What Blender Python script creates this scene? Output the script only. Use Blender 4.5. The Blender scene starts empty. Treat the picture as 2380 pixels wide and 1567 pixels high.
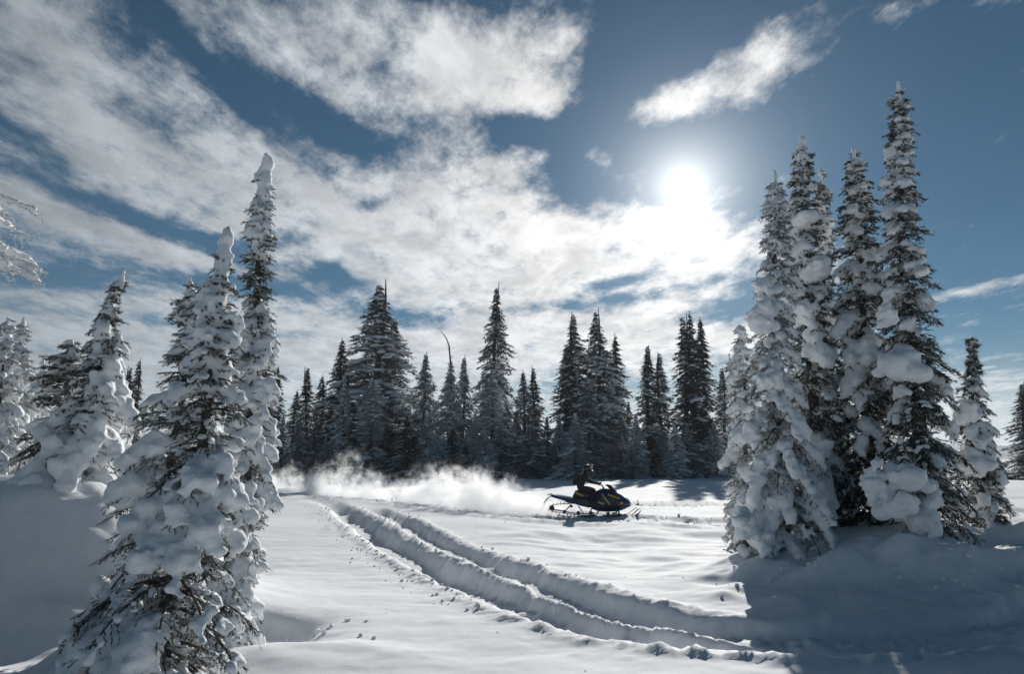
import bpy, math, random
import numpy as np
from mathutils import Vector, Matrix

scene = bpy.context.scene
C = scene.collection

# ----------------------------------------------------------------------------
# camera, sky, sun, exposure
# ----------------------------------------------------------------------------
PW, PH, FPX = 2380.0, 1567.0, 1587.0          # pixel frame used for measuring, focal length in it
HORIZON = 1066.0
PITCH = math.atan((HORIZON - PH / 2) / FPX)
EYE = 1.9
SUN_PX = (1590.0, 436.0)

def ray(px, py):
    """direction (world) of a measured pixel; camera looks along +Y, pitched up"""
    dx = (px - PW / 2) / FPX
    dz = (PH / 2 - py) / FPX
    c, s = math.cos(PITCH), math.sin(PITCH)
    return np.array([dx, c - dz * s, s + dz * c])

def at_depth(px, py, Y):
    d = ray(px, py)
    return np.array([0, 0, EYE]) + d * (Y / d[1])

def on_level(px, py, z=0.0):
    d = ray(px, py)
    return np.array([0, 0, EYE]) + d * ((z - EYE) / d[2])

cam = bpy.data.cameras.new('camera')
cam.sensor_width = 36.0
cam.lens = 36.0 * FPX / PW
cam.clip_start = 0.05
cam.clip_end = 12000.0
cam_o = bpy.data.objects.new('camera', cam)
C.objects.link(cam_o)
cam_o.location = (0, 0, EYE)
cam_o.rotation_euler = (math.pi / 2 + PITCH, 0, 0)
scene.camera = cam_o

sd = ray(*SUN_PX)
sd = sd / np.linalg.norm(sd)
SUN_EL = math.asin(sd[2])
SUN_AZ = math.atan2(sd[0], sd[1])              # from +Y towards +X

scene.view_settings.view_transform = 'Standard'
scene.view_settings.look = 'None'
scene.view_settings.gamma = 1.0
scene.view_settings.use_curve_mapping = False
scene.view_settings.exposure = 0.31
scene.render.engine = 'CYCLES'
scene.cycles.use_denoising = True
scene.cycles.max_bounces = 8
scene.cycles.diffuse_bounces = 4
scene.cycles.volume_bounces = 4
scene.cycles.transparent_max_bounces = 8

sl = bpy.data.lights.new('sun', 'SUN')
sl.energy = 4.6
sl.angle = math.radians(0.53)
sl.color = (1.0, 0.965, 0.915)
sun_o = bpy.data.objects.new('sun', sl)
C.objects.link(sun_o)
sun_o.rotation_euler = Vector(sd).to_track_quat('Z', 'Y').to_euler()
sun_o.location = (0, 0, 60)

# ---- world: clear winter sky with broken cloud, thick near the sun -----------
world = bpy.data.worlds.new('World')
scene.world = world
world.use_nodes = True
world.cycles.sampling_method = 'MANUAL'
world.cycles.sample_map_resolution = 512
WN = world.node_tree
WN.nodes.clear()

class NT:
    def __init__(self, tree): self.t = tree
    def node(self, kind, **kw):
        n = self.t.nodes.new(kind)
        for k, v in kw.items(): setattr(n, k, v)
        return n
    def link(self, a, b): self.t.links.new(a, b)
    def put(self, sock, v):
        if isinstance(v, bpy.types.NodeSocket): self.link(v, sock)
        else: sock.default_value = v
    def m(self, op, a, b=0.0, c=0.0, clamp=False):
        n = self.node('ShaderNodeMath', operation=op, use_clamp=clamp)
        self.put(n.inputs[0], a); self.put(n.inputs[1], b); self.put(n.inputs[2], c)
        return n.outputs[0]
    def vm(self, op, a, b=(0, 0, 0), out=0):
        n = self.node('ShaderNodeVectorMath', operation=op)
        self.put(n.inputs[0], a); self.put(n.inputs[1], b)
        return n.outputs['Value'] if op in ('DOT_PRODUCT', 'LENGTH') else n.outputs[0]
    def comb(self, x, y, z):
        n = self.node('ShaderNodeCombineXYZ')
        self.put(n.inputs[0], x); self.put(n.inputs[1], y); self.put(n.inputs[2], z)
        return n.outputs[0]
    def noise(self, vec, scale, detail=6.0, rough=0.55, dist=0.0, dim='3D', lac=2.0):
        n = self.node('ShaderNodeTexNoise', noise_dimensions=dim)
        self.link(vec, n.inputs['Vector'])
        n.inputs['Scale'].default_value = scale
        n.inputs['Detail'].default_value = detail
        n.inputs['Roughness'].default_value = rough
        n.inputs['Distortion'].default_value = dist
        n.inputs['Lacunarity'].default_value = lac
        return n.outputs['Fac']
    def ramp(self, v, lo, hi, a=0.0, b=1.0, smooth=True):
        n = self.node('ShaderNodeMapRange', clamp=True)
        n.interpolation_type = 'SMOOTHSTEP' if smooth else 'LINEAR'
        self.put(n.inputs[0], v)
        for i, x in enumerate((lo, hi, a, b)): self.put(n.inputs[i + 1], x)
        return n.outputs[0]
    def mix(self, f, a, b, blend='MIX'):
        n = self.node('ShaderNodeMix', data_type='RGBA', blend_type=blend)
        self.put(n.inputs[0], f); self.put(n.inputs[6], a); self.put(n.inputs[7], b)
        return n.outputs[2]

def chart(px, py):
    d = ray(px, py); d = d / np.linalg.norm(d)
    return math.atan2(d[0], d[1]) * 0.92, math.asin(d[2])

w = NT(WN)
SKY_STRENGTH = 0.05
out = w.node('ShaderNodeOutputWorld')
bg = w.node('ShaderNodeBackground')
bg.inputs['Strength'].default_value = SKY_STRENGTH
w.link(bg.outputs[0], out.inputs[0])
sky = w.node('ShaderNodeTexSky', sky_type='NISHITA')
sky.sun_disc = False
sky.sun_elevation = SUN_EL
sky.sun_rotation = SUN_AZ
sky.altitude = 2000.0
sky.air_density = 1.0
sky.dust_density = 0.35
sky.ozone_density = 2.2
gen = w.node('ShaderNodeTexCoord').outputs['Generated']
dirv = w.vm('NORMALIZE', gen)
sep = w.node('ShaderNodeSeparateXYZ'); w.link(dirv, sep.inputs[0])
dx_, dy_, dz_ = sep.outputs
az = w.m('MULTIPLY', w.m('ARCTAN2', dx_, dy_), 0.92)
el = w.m('ARCSINE', dz_)
av = w.comb(az, el, 0.0)
# cloud sheet: a level plane overhead
zz = w.m('ADD', w.m('MAXIMUM', dz_, 0.0), 0.10)
pl = w.comb(w.m('DIVIDE', dx_, zz), w.m('DIVIDE', dy_, zz), 0.0)
# streaks comb across the sheet, so stretch it along one heading
mp = w.node('ShaderNodeMapping')
mp.inputs['Rotation'].default_value = (0, 0, math.radians(32))
mp.inputs['Scale'].default_value = (1.0, 0.62, 1.0)
w.link(pl, mp.inputs[0])
plr = mp.outputs[0]
n_big = w.noise(plr, 2.8, 5.0, 0.58, 0.2)
n_med = w.noise(plr, 10.0, 6.0, 0.68, 0.1)
mp2 = w.node('ShaderNodeMapping')
mp2.inputs['Location'].default_value = (3.7, 1.1, 0)
w.link(plr, mp2.inputs[0])
n_shade = w.noise(mp2.outputs[0], 4.5, 5.0, 0.65, 0.3)

# coverage, in azimuth and elevation
BLOBS = [  # x, y, rx, ry, clockwise turn on the picture (deg), weight
    (1080, 610, 600, 140, 4, 1.15), (1520, 590, 330, 105, 4, 1.00), (1090, 430, 190, 90, 12, 0.75),
    (560, 430, 520, 105, 14, 0.80), (700, 110, 420, 130, 8, 0.66), (1180, 180, 210, 125, 14, 1.0), (1000, 90, 160, 90, 20, 0.35),
    (170, 190, 300, 90, 30, 0.72), (100, 60, 200, 70, 25, 0.4), (140, 470, 300, 55, 12, 0.55), (300, 560, 420, 40, 14, 0.62),
    (1580, 235, 150, 48, -14, 1.05), (1770, 140, 130, 60, -40, 0.75), (1840, 150, 70, 50, 10, 0.3),
    (1395, 362, 48, 30, -20, 0.62), (1260, 360, 26, 16, 0, 0.4), (1300, 60, 60, 70, 50, 0.42),
    (2260, 676, 190, 15, -9, 0.85), (2140, 12, 230, 38, 8, 0.50), (2090, 105, 45, 30, 40, 0.44),
    (900, 800, 900, 60, 0, 0.95), (300, 690, 420, 40, 3, 0.55), (200, 860, 700, 70, 0, 0.7),
    (1500, 800, 420, 60, 0, 0.62), (1000, 930, 1300, 70, 0, 0.55), (2200, 905, 420, 55, 0, 0.78), (2200, 985, 500, 40, 0, 0.75),
    # blue openings
    (790, 300, 140, 48, 22, -1.1), (430, 100, 330, 28, 36, -0.75), (300, 265, 240, 40, 22, -1.1),
    (30, 300, 120, 50, 30, -0.5), (330, 515, 320, 30, 14, -1.35), (90, 640, 220, 28, 3, -1.25),
    (650, 555, 90, 26, -10, -1.2), (870, 478, 50, 20, -20, -0.75), (1400, 215, 70, 90, 20, -0.9), (1500, 330, 130, 40, 0, -0.5), (1270, 300, 130, 34, 2, -1.1),
    (1330, 430, 90, 60, 30, -0.9), (780, 640, 70, 24, 20, -1.3), (900, 735, 130, 24, 8, -1.1),
    (1440, 655, 100, 18, -8, -1.1), (1400, 700, 160, 16, -6, -0.9), (1720, 720, 130, 24, -10, -0.8),
    (880, 150, 45, 60, -20, -0.45), (560, 660, 200, 20, 3, -1.1), (1640, 400, 130, 60, 20, -0.4), (980, 545, 60, 22, -20, -0.6), (1180, 500, 90, 16, -15, -0.5), (480, 760, 260, 16, 2, -0.7), (1650, 650, 90, 14, -5, -0.5),
]
cov = None
for (bx_, by_, rx, ry, rot, wt) in BLOBS:
    a0, e0 = chart(bx_, by_)
    ra = abs(chart(bx_ + rx, by_)[0] - chart(bx_ - rx, by_)[0]) / 2
    rb = abs(chart(bx_, by_ - ry)[1] - chart(bx_, by_ + ry)[1]) / 2
    k = w.node('ShaderNodeMapping', vector_type='TEXTURE')
    k.inputs['Location'].default_value = (a0, e0, 0)
    k.inputs['Rotation'].default_value = (0, 0, math.radians(-rot))
    k.inputs['Scale'].default_value = (ra, rb, 1)
    w.link(av, k.inputs[0])
    q = w.vm('DOT_PRODUCT', k.outputs[0], k.outputs[0])
    g = w.m('EXPONENT', w.m('MULTIPLY', q, -0.8))
    cov = w.m('MULTIPLY', g, wt) if cov is None else w.m('MULTIPLY_ADD', g, wt, cov)
# away from the measured part the cover goes on broken to the left, thin to the right
side = w.ramp(dx_, -0.9, 0.55, 0.16, -0.42)
cov = w.m('ADD', cov, side)
cov = w.m('ADD', cov, w.ramp(dy_, -0.7, 0.15, -0.45, 0.0))  # unseen cover behind the camera thinned to keep shaded snow dark
cov = w.m('MINIMUM', w.m('MULTIPLY_ADD', cov, 1.15, 0.02), 1.12)
nz = w.m('ADD', w.m('MULTIPLY', w.m('SUBTRACT', n_big, 0.5), 2.0), w.m('MULTIPLY', w.m('SUBTRACT', n_med, 0.5), 2.6))
dens_raw = w.m('ADD', cov, nz)
dens = w.ramp(dens_raw, -0.12, 1.25)
dens = w.m('MAXIMUM', dens, w.ramp(el, 0.0, 0.13, 0.92, 0.0))
# light in the cloud: forward scatter round the sun, grey where thick and far from it
cs = w.vm('DOT_PRODUCT', dirv, tuple(float(x) for x in sd))
theta = w.m('ARCCOSINE', w.m('MINIMUM', cs, 0.999999))
fwd = w.m('EXPONENT', w.m('MULTIPLY', theta, -1.9))
fwd2 = w.m('EXPONENT', w.m('MULTIPLY', theta, -8.5))
cl = w.m('ADD', w.m('MULTIPLY', fwd, 2.0), 0.0)
cl = w.m('SUBTRACT', 0.98, w.m('MULTIPLY', w.m('EXPONENT', w.m('MULTIPLY', cl, -1.0)), 0.98))
shade = w.ramp(n_shade, 0.30, 0.70, 0.70, 1.14)
thick = w.ramp(dens_raw, 0.7, 2.2, 1.05, 0.90)
cl = w.m('MULTIPLY', cl, w.m('MULTIPLY', shade, thick))
lowel = w.ramp(el, 0.02, 0.30, 1.0, 0.0)
warm = w.mix(w.m('MULTIPLY', fwd, 1.6, clamp=True), (0.82, 0.95, 1.08, 1), (1.0, 0.985, 0.975, 1))
cloud_col = w.vm('SCALE', warm); cloud_col.node.inputs['Scale'].default_value = 1.0
w.link(w.m('DIVIDE', cl, SKY_STRENGTH), cloud_col.node.inputs['Scale'])
# clear air: Nishita, a little deeper and bluer as the thin cold air shows
hs = w.node('ShaderNodeHueSaturation')
hs.inputs['Hue'].default_value = 0.485
hs.inputs['Saturation'].default_value = 1.75
hs.inputs['Value'].default_value = 0.47
w.link(sky.outputs[0], hs.inputs['Color'])
skyc = hs.outputs[0]
col = w.mix(dens, skyc, cloud_col)
# glare of ice crystals about the sun itself
core = w.m('EXPONENT', w.m('MULTIPLY', w.m('MULTIPLY', theta, theta), -1.0 / (0.010 ** 2)))
halo = w.m('EXPONENT', w.m('MULTIPLY', theta, -1.0 / 0.036))
halo2 = w.m('EXPONENT', w.m('MULTIPLY', theta, -1.0 / 0.13))
gl = w.m('ADD', w.m('MULTIPLY', core, 1.6), w.m('ADD', w.m('MULTIPLY', halo, 1.15), w.m('MULTIPLY', w.m('EXPONENT', w.m('MULTIPLY', theta, -1.0 / 0.085)), 0.24)))
gl2 = w.m('MULTIPLY', halo2, 0.13)
glb = w.vm('SCALE', (0.72, 0.90, 1.0)); w.link(w.m('DIVIDE', gl2, SKY_STRENGTH), glb.node.inputs['Scale'])
col = w.vm('ADD', col, glb)
glc = w.vm('SCALE', (1.0, 0.97, 0.92)); w.link(w.m('DIVIDE', gl, SKY_STRENGTH), glc.node.inputs['Scale'])
col = w.vm('ADD', col, glc)
w.link(col, bg.inputs['Color'])

# ----------------------------------------------------------------------------
# helpers
# ----------------------------------------------------------------------------
def material(name):
    m = bpy.data.materials.new(name)
    m.use_nodes = True
    t = NT(m.node_tree)
    b = m.node_tree.nodes['Principled BSDF']
    return m, t, b

def plain(name, col, rough=0.5, metal=0.0, spec=0.5):
    m, t, b = material(name)
    obj = t.node('ShaderNodeTexCoord').outputs['Object']
    n = t.noise(obj, 14.0, 5.0, 0.6)
    c = t.mix(t.ramp(n, 0.35, 0.7), tuple(x * 0.82 for x in col) + (1,), tuple(min(1, x * 1.1) for x in col) + (1,))
    t.link(c, b.inputs['Base Color'])
    b.inputs['Roughness'].default_value = rough
    b.inputs['Metallic'].default_value = metal
    b.inputs['Specular IOR Level'].default_value = spec
    return m

def snow_material(name, scale=1.0, bump=0.35, sss=0.0, tint=(0.80, 0.82, 0.845)):
    m, t, b = material(name)
    pos = t.node('ShaderNodeNewGeometry').outputs['Position']
    n1 = t.noise(pos, 38.0 * scale, 4.0, 0.62)
    n2 = t.noise(pos, 6.0 * scale, 5.0, 0.55)
    bp = t.node('ShaderNodeBump')
    bp.inputs['Strength'].default_value = bump
    bp.inputs['Distance'].default_value = 0.03
    t.link(t.m('MULTIPLY_ADD', n2, 1.6, n1), bp.inputs['Height'])
    t.link(bp.outputs[0], b.inputs['Normal'])
    dark = tuple(x * 0.94 for x in tint) + (1,)
    t.link(t.mix(t.ramp(n2, 0.3, 0.7), dark, tint + (1,)), b.inputs['Base Color'])
    b.inputs['Roughness'].default_value = 0.8
    b.inputs['Specular IOR Level'].default_value = 0.08
    if sss:
        b.inputs['Subsurface Weight'].default_value = sss
        b.inputs['Subsurface Radius'].default_value = (0.035, 0.042, 0.05)
        b.inputs['Subsurface Scale'].default_value = 1.0
    return m

def np_mesh(name, verts, faces, smooth=False, attrs=None):
    """verts (n,3), faces (m,3) or (m,4)"""
    verts = np.asarray(verts, dtype=np.float32); faces = np.asarray(faces, dtype=np.int32)
    me = bpy.data.meshes.new(name)
    k = faces.shape[1]
    me.vertices.add(len(verts)); me.vertices.foreach_set('co', verts.ravel())
    me.loops.add(faces.size); me.loops.foreach_set('vertex_index', faces.ravel())
    me.polygons.add(len(faces))
    me.polygons.foreach_set('loop_start', np.arange(0, faces.size, k, dtype=np.int32))
    me.polygons.foreach_set('loop_total', np.full(len(faces), k, dtype=np.int32))
    me.polygons.foreach_set('use_smooth', np.full(len(faces), smooth, dtype=bool))
    for an, av_ in (attrs or {}).items():
        a = me.attributes.new(an, 'FLOAT', 'POINT')
        a.data.foreach_set('value', np.asarray(av_, dtype=np.float32).ravel())
    me.update(calc_edges=True)
    return me

def link(name, me, mat=None, parent=None):
    o = bpy.data.objects.new(name, me)
    C.objects.link(o)
    if mat is not None and len(me.materials) == 0: me.materials.append(mat)
    if parent is not None: o.parent = parent
    return o

def tag(o, label=None, cat=None, group=None, kind=None):
    if label: o['label'] = label
    if cat: o['category'] = cat
    if group: o['group'] = group
    if kind: o['kind'] = kind
    return o

def empty(name, loc):
    o = bpy.data.objects.new(name, None)
    C.objects.link(o); o.location = loc
    o.empty_display_size = 0.2
    return o

class MB:
    """gathers triangles / quads for one mesh"""
    def __init__(self): self.v = []; self.f = []; self.n = 0
    def add(self, v, f):
        v = np.asarray(v, float); self.v.append(v)
        for q in f: self.f.append(tuple(int(i) + self.n for i in q))
        self.n += len(v)
    def tube(self, pts, rad, seg=8, cap=True):
        pts = np.asarray(pts, float); n = len(pts)
        rad = np.broadcast_to(np.asarray(rad, float), (n,))
        tan = np.gradient(pts, axis=0); tan /= np.linalg.norm(tan, axis=1)[:, None] + 1e-9
        ref = np.array([0, 0, 1.0]) if abs(tan[0][2]) < 0.9 else np.array([1.0, 0, 0])
        V = []
        for i in range(n):
            a = np.cross(tan[i], ref); a /= np.linalg.norm(a) + 1e-9
            b = np.cross(tan[i], a)
            for j in range(seg):
                t = 2 * math.pi * j / seg
                V.append(pts[i] + (a * math.cos(t) + b * math.sin(t)) * rad[i])
        F = [(i * seg + j, i * seg + (j + 1) % seg, (i + 1) * seg + (j + 1) % seg, (i + 1) * seg + j)
             for i in range(n - 1) for j in range(seg)]
        if cap:
            F.append(tuple(range(seg))[::-1]); F.append(tuple((n - 1) * seg + j for j in range(seg)))
        self.add(V, F)
    def box(self, c, s, rot=None):
        c = np.asarray(c, float); s = np.asarray(s, float) / 2
        V = np.array([[x, y, z] for x in (-1, 1) for y in (-1, 1) for z in (-1, 1)]) * s
        if rot is not None: V = V @ np.asarray(rot).T
        self.add(V + c, [(0, 1, 3, 2), (4, 6, 7, 5), (0, 4, 5, 1), (2, 3, 7, 6), (0, 2, 6, 4), (1, 5, 7, 3)])
    def loft(self, rings, cap=True):
        k = len(rings[0]); V = np.concatenate([np.asarray(r, float) for r in rings])
        F = [(i * k + j, i * k + (j + 1) % k, (i + 1) * k + (j + 1) % k, (i + 1) * k + j)
             for i in range(len(rings) - 1) for j in range(k)]
        if cap:
            F.append(tuple(range(k))[::-1]); F.append(tuple((len(rings) - 1) * k + j for j in range(k)))
        self.add(V, F)
    def prism(self, outline, y0, y1):
        """outline [(x, z)] extruded along y"""
        k = len(outline)
        V = [(x, y0, z) for x, z in outline] + [(x, y1, z) for x, z in outline]
        F = [(j, (j + 1) % k, k + (j + 1) % k, k + j) for j in range(k)]
        F += [tuple(range(k))[::-1], tuple(range(k, 2 * k))]
        self.add(V, F)
    def build(self, name, mat, parent=None, smooth=False, bevel=0.0):
        me = bpy.data.meshes.new(name)
        me.from_pydata(np.concatenate(self.v).tolist(), [], self.f)
        import bmesh
        bm = bmesh.new(); bm.from_mesh(me)
        bmesh.ops.recalc_face_normals(bm, faces=bm.faces[:])
        if bevel > 0:
            bmesh.ops.bevel(bm, geom=[e for e in bm.edges if e.is_manifold and e.calc_face_angle(0) > 0.5], offset=bevel, segments=2, affect='EDGES', clamp_overlap=True)
        bm.to_mesh(me); bm.free()
        me.polygons.foreach_set('use_smooth', np.full(len(me.polygons), smooth, dtype=bool))
        me.update()
        return link(name, me, mat, parent)

def _hash(ix, iy, iz, seed):
    h = (ix.astype(np.int64) * 374761393 + iy.astype(np.int64) * 668265263 + iz.astype(np.int64) * 2147483647 + seed * 974711) & 0xFFFFFFFF
    h = ((h ^ (h >> 13)) * 1274126177) & 0xFFFFFFFF
    h = ((h ^ (h >> 16)) * 2246822519) & 0xFFFFFFFF
    return ((h ^ (h >> 15)) & 0xFFFFFF) / float(0xFFFFFF)

def vnoise(x, y, seed=0):
    x = np.asarray(x, float); y = np.asarray(y, float)
    xi = np.floor(x); yi = np.floor(y); fx = x - xi; fy = y - yi
    fx = fx * fx * fx * (fx * (fx * 6 - 15) + 10); fy = fy * fy * fy * (fy * (fy * 6 - 15) + 10)
    z = np.zeros_like(xi)
    a = _hash(xi, yi, z, seed); b = _hash(xi + 1, yi, z, seed)
    c = _hash(xi, yi + 1, z, seed); d = _hash(xi + 1, yi + 1, z, seed)
    return (a * (1 - fx) + b * fx) * (1 - fy) + (c * (1 - fx) + d * fx) * fy - 0.5

def fbm(x, y, seed=0, oct=4, gain=0.5):
    s = 0; a = 1.0; f = 1.0
    for o in range(oct):
        s = s + a * vnoise(np.asarray(x) * f + 17.3 * o, np.asarray(y) * f - 9.1 * o, seed + o)
        a *= gain; f *= 2.03
    return s

def sstep(x, a, b):
    t = np.clip((x - a) / (b - a), 0, 1)
    return t * t * (3 - 2 * t)

# ----------------------------------------------------------------------------
# the snow ground
# ----------------------------------------------------------------------------
def px_curve(pts, n=160):
    P = np.array([on_level(x, y)[:2] for x, y in pts])
    s = np.r_[0, np.cumsum(np.linalg.norm(np.diff(P, axis=0), axis=1))]
    t = np.linspace(0, s[-1], n)
    Q = np.c_[np.interp(t, s, P[:, 0]), np.interp(t, s, P[:, 1])]
    for _ in range(14):
        Q[1:-1] = Q[1:-1] * 0.5 + (Q[:-2] + Q[2:]) * 0.25
    return Q

TRENCH_NEAR = px_curve([(690, 1150), (735, 1162), (785, 1182), (840, 1215), (900, 1250), (1000, 1300), (1100, 1350), (1200, 1392), (1300, 1425), (1400, 1455),
                        (1500, 1478), (1620, 1494), (1760, 1502), (1950, 1500), (2150, 1488), (2380, 1462), (2900, 1420)])
TRENCH_FAR = px_curve([(860, 1180), (930, 1206), (1000, 1238), (1080, 1274), (1150, 1306), (1250, 1348), (1350, 1388), (1450, 1414),
                       (1560, 1438), (1680, 1455), (1800, 1464), (1950, 1466), (2150, 1456), (2400, 1430), (2900, 1390)])
TRAIL = px_curve([(520, 1128), (640, 1137), (760, 1150), (900, 1160), (1080, 1176), (1270, 1193), (1450, 1203), (1700, 1212), (2000, 1205), (2300, 1195), (2700, 1188)], 220)
TRAIL_BACK = px_curve([(1300, 1168), (1480, 1172), (1700, 1170), (2000, 1165), (2300, 1158), (2700, 1152)], 120)

def lateral(X, Y, curve):
    """signed side distance to a curve and the run along it"""
    shp = X.shape; x = X.ravel(); y = Y.ravel()
    D = np.full(x.shape, 1e9); S = np.zeros(x.shape); I = np.zeros(x.shape)
    seg = np.diff(curve, axis=0); L = np.linalg.norm(seg, axis=1); run = np.r_[0, np.cumsum(L)]
    lo = curve.min(0) - 3; hi = curve.max(0) + 3
    sel = np.where((x > lo[0]) & (x < hi[0]) & (y > lo[1]) & (y < hi[1]))[0]
    xs = x[sel]; ys = y[sel]; dbest = np.full(xs.shape, 1e9); sgn = np.ones(xs.shape); rb = np.zeros(xs.shape)
    for i in range(len(seg)):
        ux, uy = seg[i] / (L[i] + 1e-9)
        rx_, ry_ = xs - curve[i, 0], ys - curve[i, 1]
        t = np.clip(rx_ * ux + ry_ * uy, 0, L[i])
        ex, ey = rx_ - ux * t, ry_ - uy * t
        d = np.hypot(ex, ey); better = d < dbest
        dbest[better] = d[better]; rb[better] = (run[i] + t)[better]
        sgn[better] = np.sign(ux * ry_ - uy * rx_)[better]
    D[sel] = dbest * sgn; S[sel] = rb
    D[np.abs(D) > 1e8] = 1e9
    return D.reshape(shp), S.reshape(shp)

def bump(X, Y, cx, cy, rx, ry, h, rot=0.0, p=1.0):
    c, s = math.cos(rot), math.sin(rot)
    u = ((X - cx) * c + (Y - cy) * s) / rx; v = (-(X - cx) * s + (Y - cy) * c) / ry
    return h * np.exp(-(u * u + v * v) ** p)

def ground_broad(X, Y):
    """the lie of the land without tracks"""
    far = sstep(np.hypot(X, Y), 60, 400)
    wx0 = 0.5 * fbm(X * 1.3 + 4, Y * 1.3, 85, 2); wy0 = 0.5 * fbm(X * 1.3 - 5, Y * 1.3 + 2, 87, 2)
    z = 0.22 * fbm(X * 0.09 + 3.1, Y * 0.09, 5, 3) * (1 - far) * sstep(Y, 5, 16)
    # drifts between the tracks and the clump on the right
    dr = sstep(Y, 9, 13) * (1 - sstep(Y, 20, 24)) * sstep(X, -1.5, 1.0) * (1 - sstep(X, 10, 14))
    ua = X * 0.35 - Y * 0.20; va = X * 0.30 + Y * 0.62
    z = z + dr * 0.20 * fbm(ua + 1.7, va + 0.4, 21, 3, 0.5)
    z = z + 0.05 * fbm(X * 0.5, Y * 0.7, 31, 3) * (1 - far)
    # mound under the clump of firs on the right
    z = z + bump(X, Y, 6.9, 12.1, 3.2, 1.9, 0.62, 0.10, 1.6) + bump(X, Y, 6.6, 11.1, 2.6, 1.6, 0.22, 0.1, 1.0)
    z = z + bump(X, Y, 8.6, 10.8, 0.9, 1.1, 0.30, 0.0, 1.0)
    mound = bump(X, Y, 6.6, 11.2, 3.3, 2.3, 1.0, 0.1, 1.2)
    z = z + mound * (0.30 * fbm(X * 0.9, Y * 1.1, 91, 3) + 0.09 * fbm(X * 2.6, Y * 2.6, 95, 3))
    for (bx_, by_, br_, bh_) in ((4.75, 10.45, .42, .26), (5.55, 10.35, .36, .22), (5.75, 10.5, .30, .20), (6.4, 10.15, .5, .18), (7.3, 10.1, .45, .22), (3.75, 11.0, .35, .18), (7.9, 10.9, .4, .3), (3.6, 9.4, .25, .10), (2.9, 9.9, .3, .06)):
        z = z + bump(X + 0.5 * wx0, Y + 0.5 * wy0, bx_, by_, br_, br_ * 0.8, bh_)
    # bank on the left with its added bumps, and the hollow by the leaning tree
    z = z + bump(X, Y, -8.3, 9.5, 3.7, 1.9, 1.35, -0.12, 1.5) + bump(X, Y, -6.2, 8.9, 2.6, 1.7, 0.40, 0.3, 1.0) + bump(X, Y, -5.75, 8.25, 0.55, 0.4, 0.30, -0.5) + bump(X, Y, -4.9, 8.9, 1.2, 0.9, 0.15, 0.2, 1.2)  # small knob added to catch sun, last swell added to cast shade
    z = z + sstep(-X, 3.2, 5.5) * sstep(Y, 4.5, 7) * (1 - sstep(Y, 11, 14)) * 0.30 * fbm(X * 0.75, Y * 1.0, 97, 4, 0.45)
    z = z + bump(X, Y, -5.9, 10.2, 1.3, 1.4, 0.35, 0.0, 1.3)
    wx = 0.5 * fbm(X * 1.1, Y * 1.1, 81, 3); wy = 0.4 * fbm(X * 1.1 + 7, Y * 1.1, 83, 3)
    z = z - bump(X + wx, Y + wy, -2.75, 7.9, 0.75, 0.6, 0.24, 0.2, 1.3) + bump(X + wx, Y + wy, -2.45, 7.1, 0.9, 0.30, 0.10, 0.25)
    return z

def ground_h(X, Y, tracks=True):
    X = np.asarray(X, float); Y = np.asarray(Y, float)
    z = ground_broad(X, Y)
    if not tracks: return z
    near = (1 - sstep(np.hypot(X, Y - 8), 14, 40))
    z = z + near * (0.012 * fbm(X * 0.9 + Y * 0.5, Y * 2.6 - X * 0.9, 33, 4, 0.55) + 0.007 * fbm(X * 7, Y * 9, 35, 2, 0.7))
    ragged = 0.05 * fbm(X * 2.3, Y * 2.3, 41, 3) + 0.05 * fbm(X * 8, Y * 8, 44, 2, 0.7)
    fine = fbm(X * 5.5, Y * 5.5, 51, 4, 0.8)
    for curve, wid, dep in ((TRENCH_NEAR, 0.48, 0.255), (TRENCH_FAR, 0.43, 0.215)):
        D, S = lateral(X, Y, curve)
        d = np.abs(D + ragged)
        fade = sstep(S, 0.0, 2.2 if dep < 0.25 else 12.0)
        vary = 1 + 0.5 * vnoise(S * 0.7, D * 0 + wid * 40, 47)
        groove = (1 - sstep(d, wid * 0.45, wid * (1.02 + 0.25 * vnoise(S * 1.7, D * 0 + 3, 49)))) * vary
        berm = np.exp(-((d - wid * 1.36) / 0.14) ** 2)
        z = z + fade * (-dep * groove + berm * (0.035 + 0.05 * np.clip(fine, -0.6, 0.7)) * vary)
        z = z + fade * groove * (0.03 * fine + 0.010 * np.cos(S * 2 * math.pi / 0.17))
    # pebbly spill along the near side of the near trench
    D, S = lateral(X, Y, TRENCH_NEAR)
    spill = np.exp(-((np.abs(D) - 0.95) / 0.38) ** 2) * sstep(S, 8, 12) * (1 - 0.75 * sstep(S, 19, 24))
    z = z + spill * 0.05 * np.clip(fbm(X * 5.5, Y * 5.5, 61, 4, 0.8), -0.1, 0.8)
    # the packed trail
    for curve, wid, amp in ((TRAIL, 1.6, 0.13), (TRAIL_BACK, 1.1, 0.10)):
        D, S = lateral(X, Y, curve)
        d = np.abs(D + 4 * ragged)
        inn = 1 - sstep(d, wid * 0.8, wid * 1.25)
        rut = np.cos(D * 7.5 + 2.5 * fbm(S * 0.15, D * 0, 71, 2)) * 0.35
        z = z + inn * (-0.10 + amp * (0.95 * fbm(X * 2.2, Y * 2.2, 73, 4, 0.7) + rut * 0.6)) + np.exp(-((d - wid * 1.3) / 0.25) ** 2) * 0.07
    return z

def gh(x, y):
    return float(ground_h(np.array([x]), np.array([y]), True)[0])

def graded(lo, hi, fine, far_lo, far_hi, grow=1.09):
    mid = list(np.arange(lo, hi, fine)); a = []; st = fine; x = lo
    while x > far_lo:
        st *= grow; x -= st; a.append(x)
    b = []; st = fine; x = mid[-1]
    while x < far_hi:
        st *= grow; x += st; b.append(x)
    return np.array(a[::-1] + mid + b)

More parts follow.
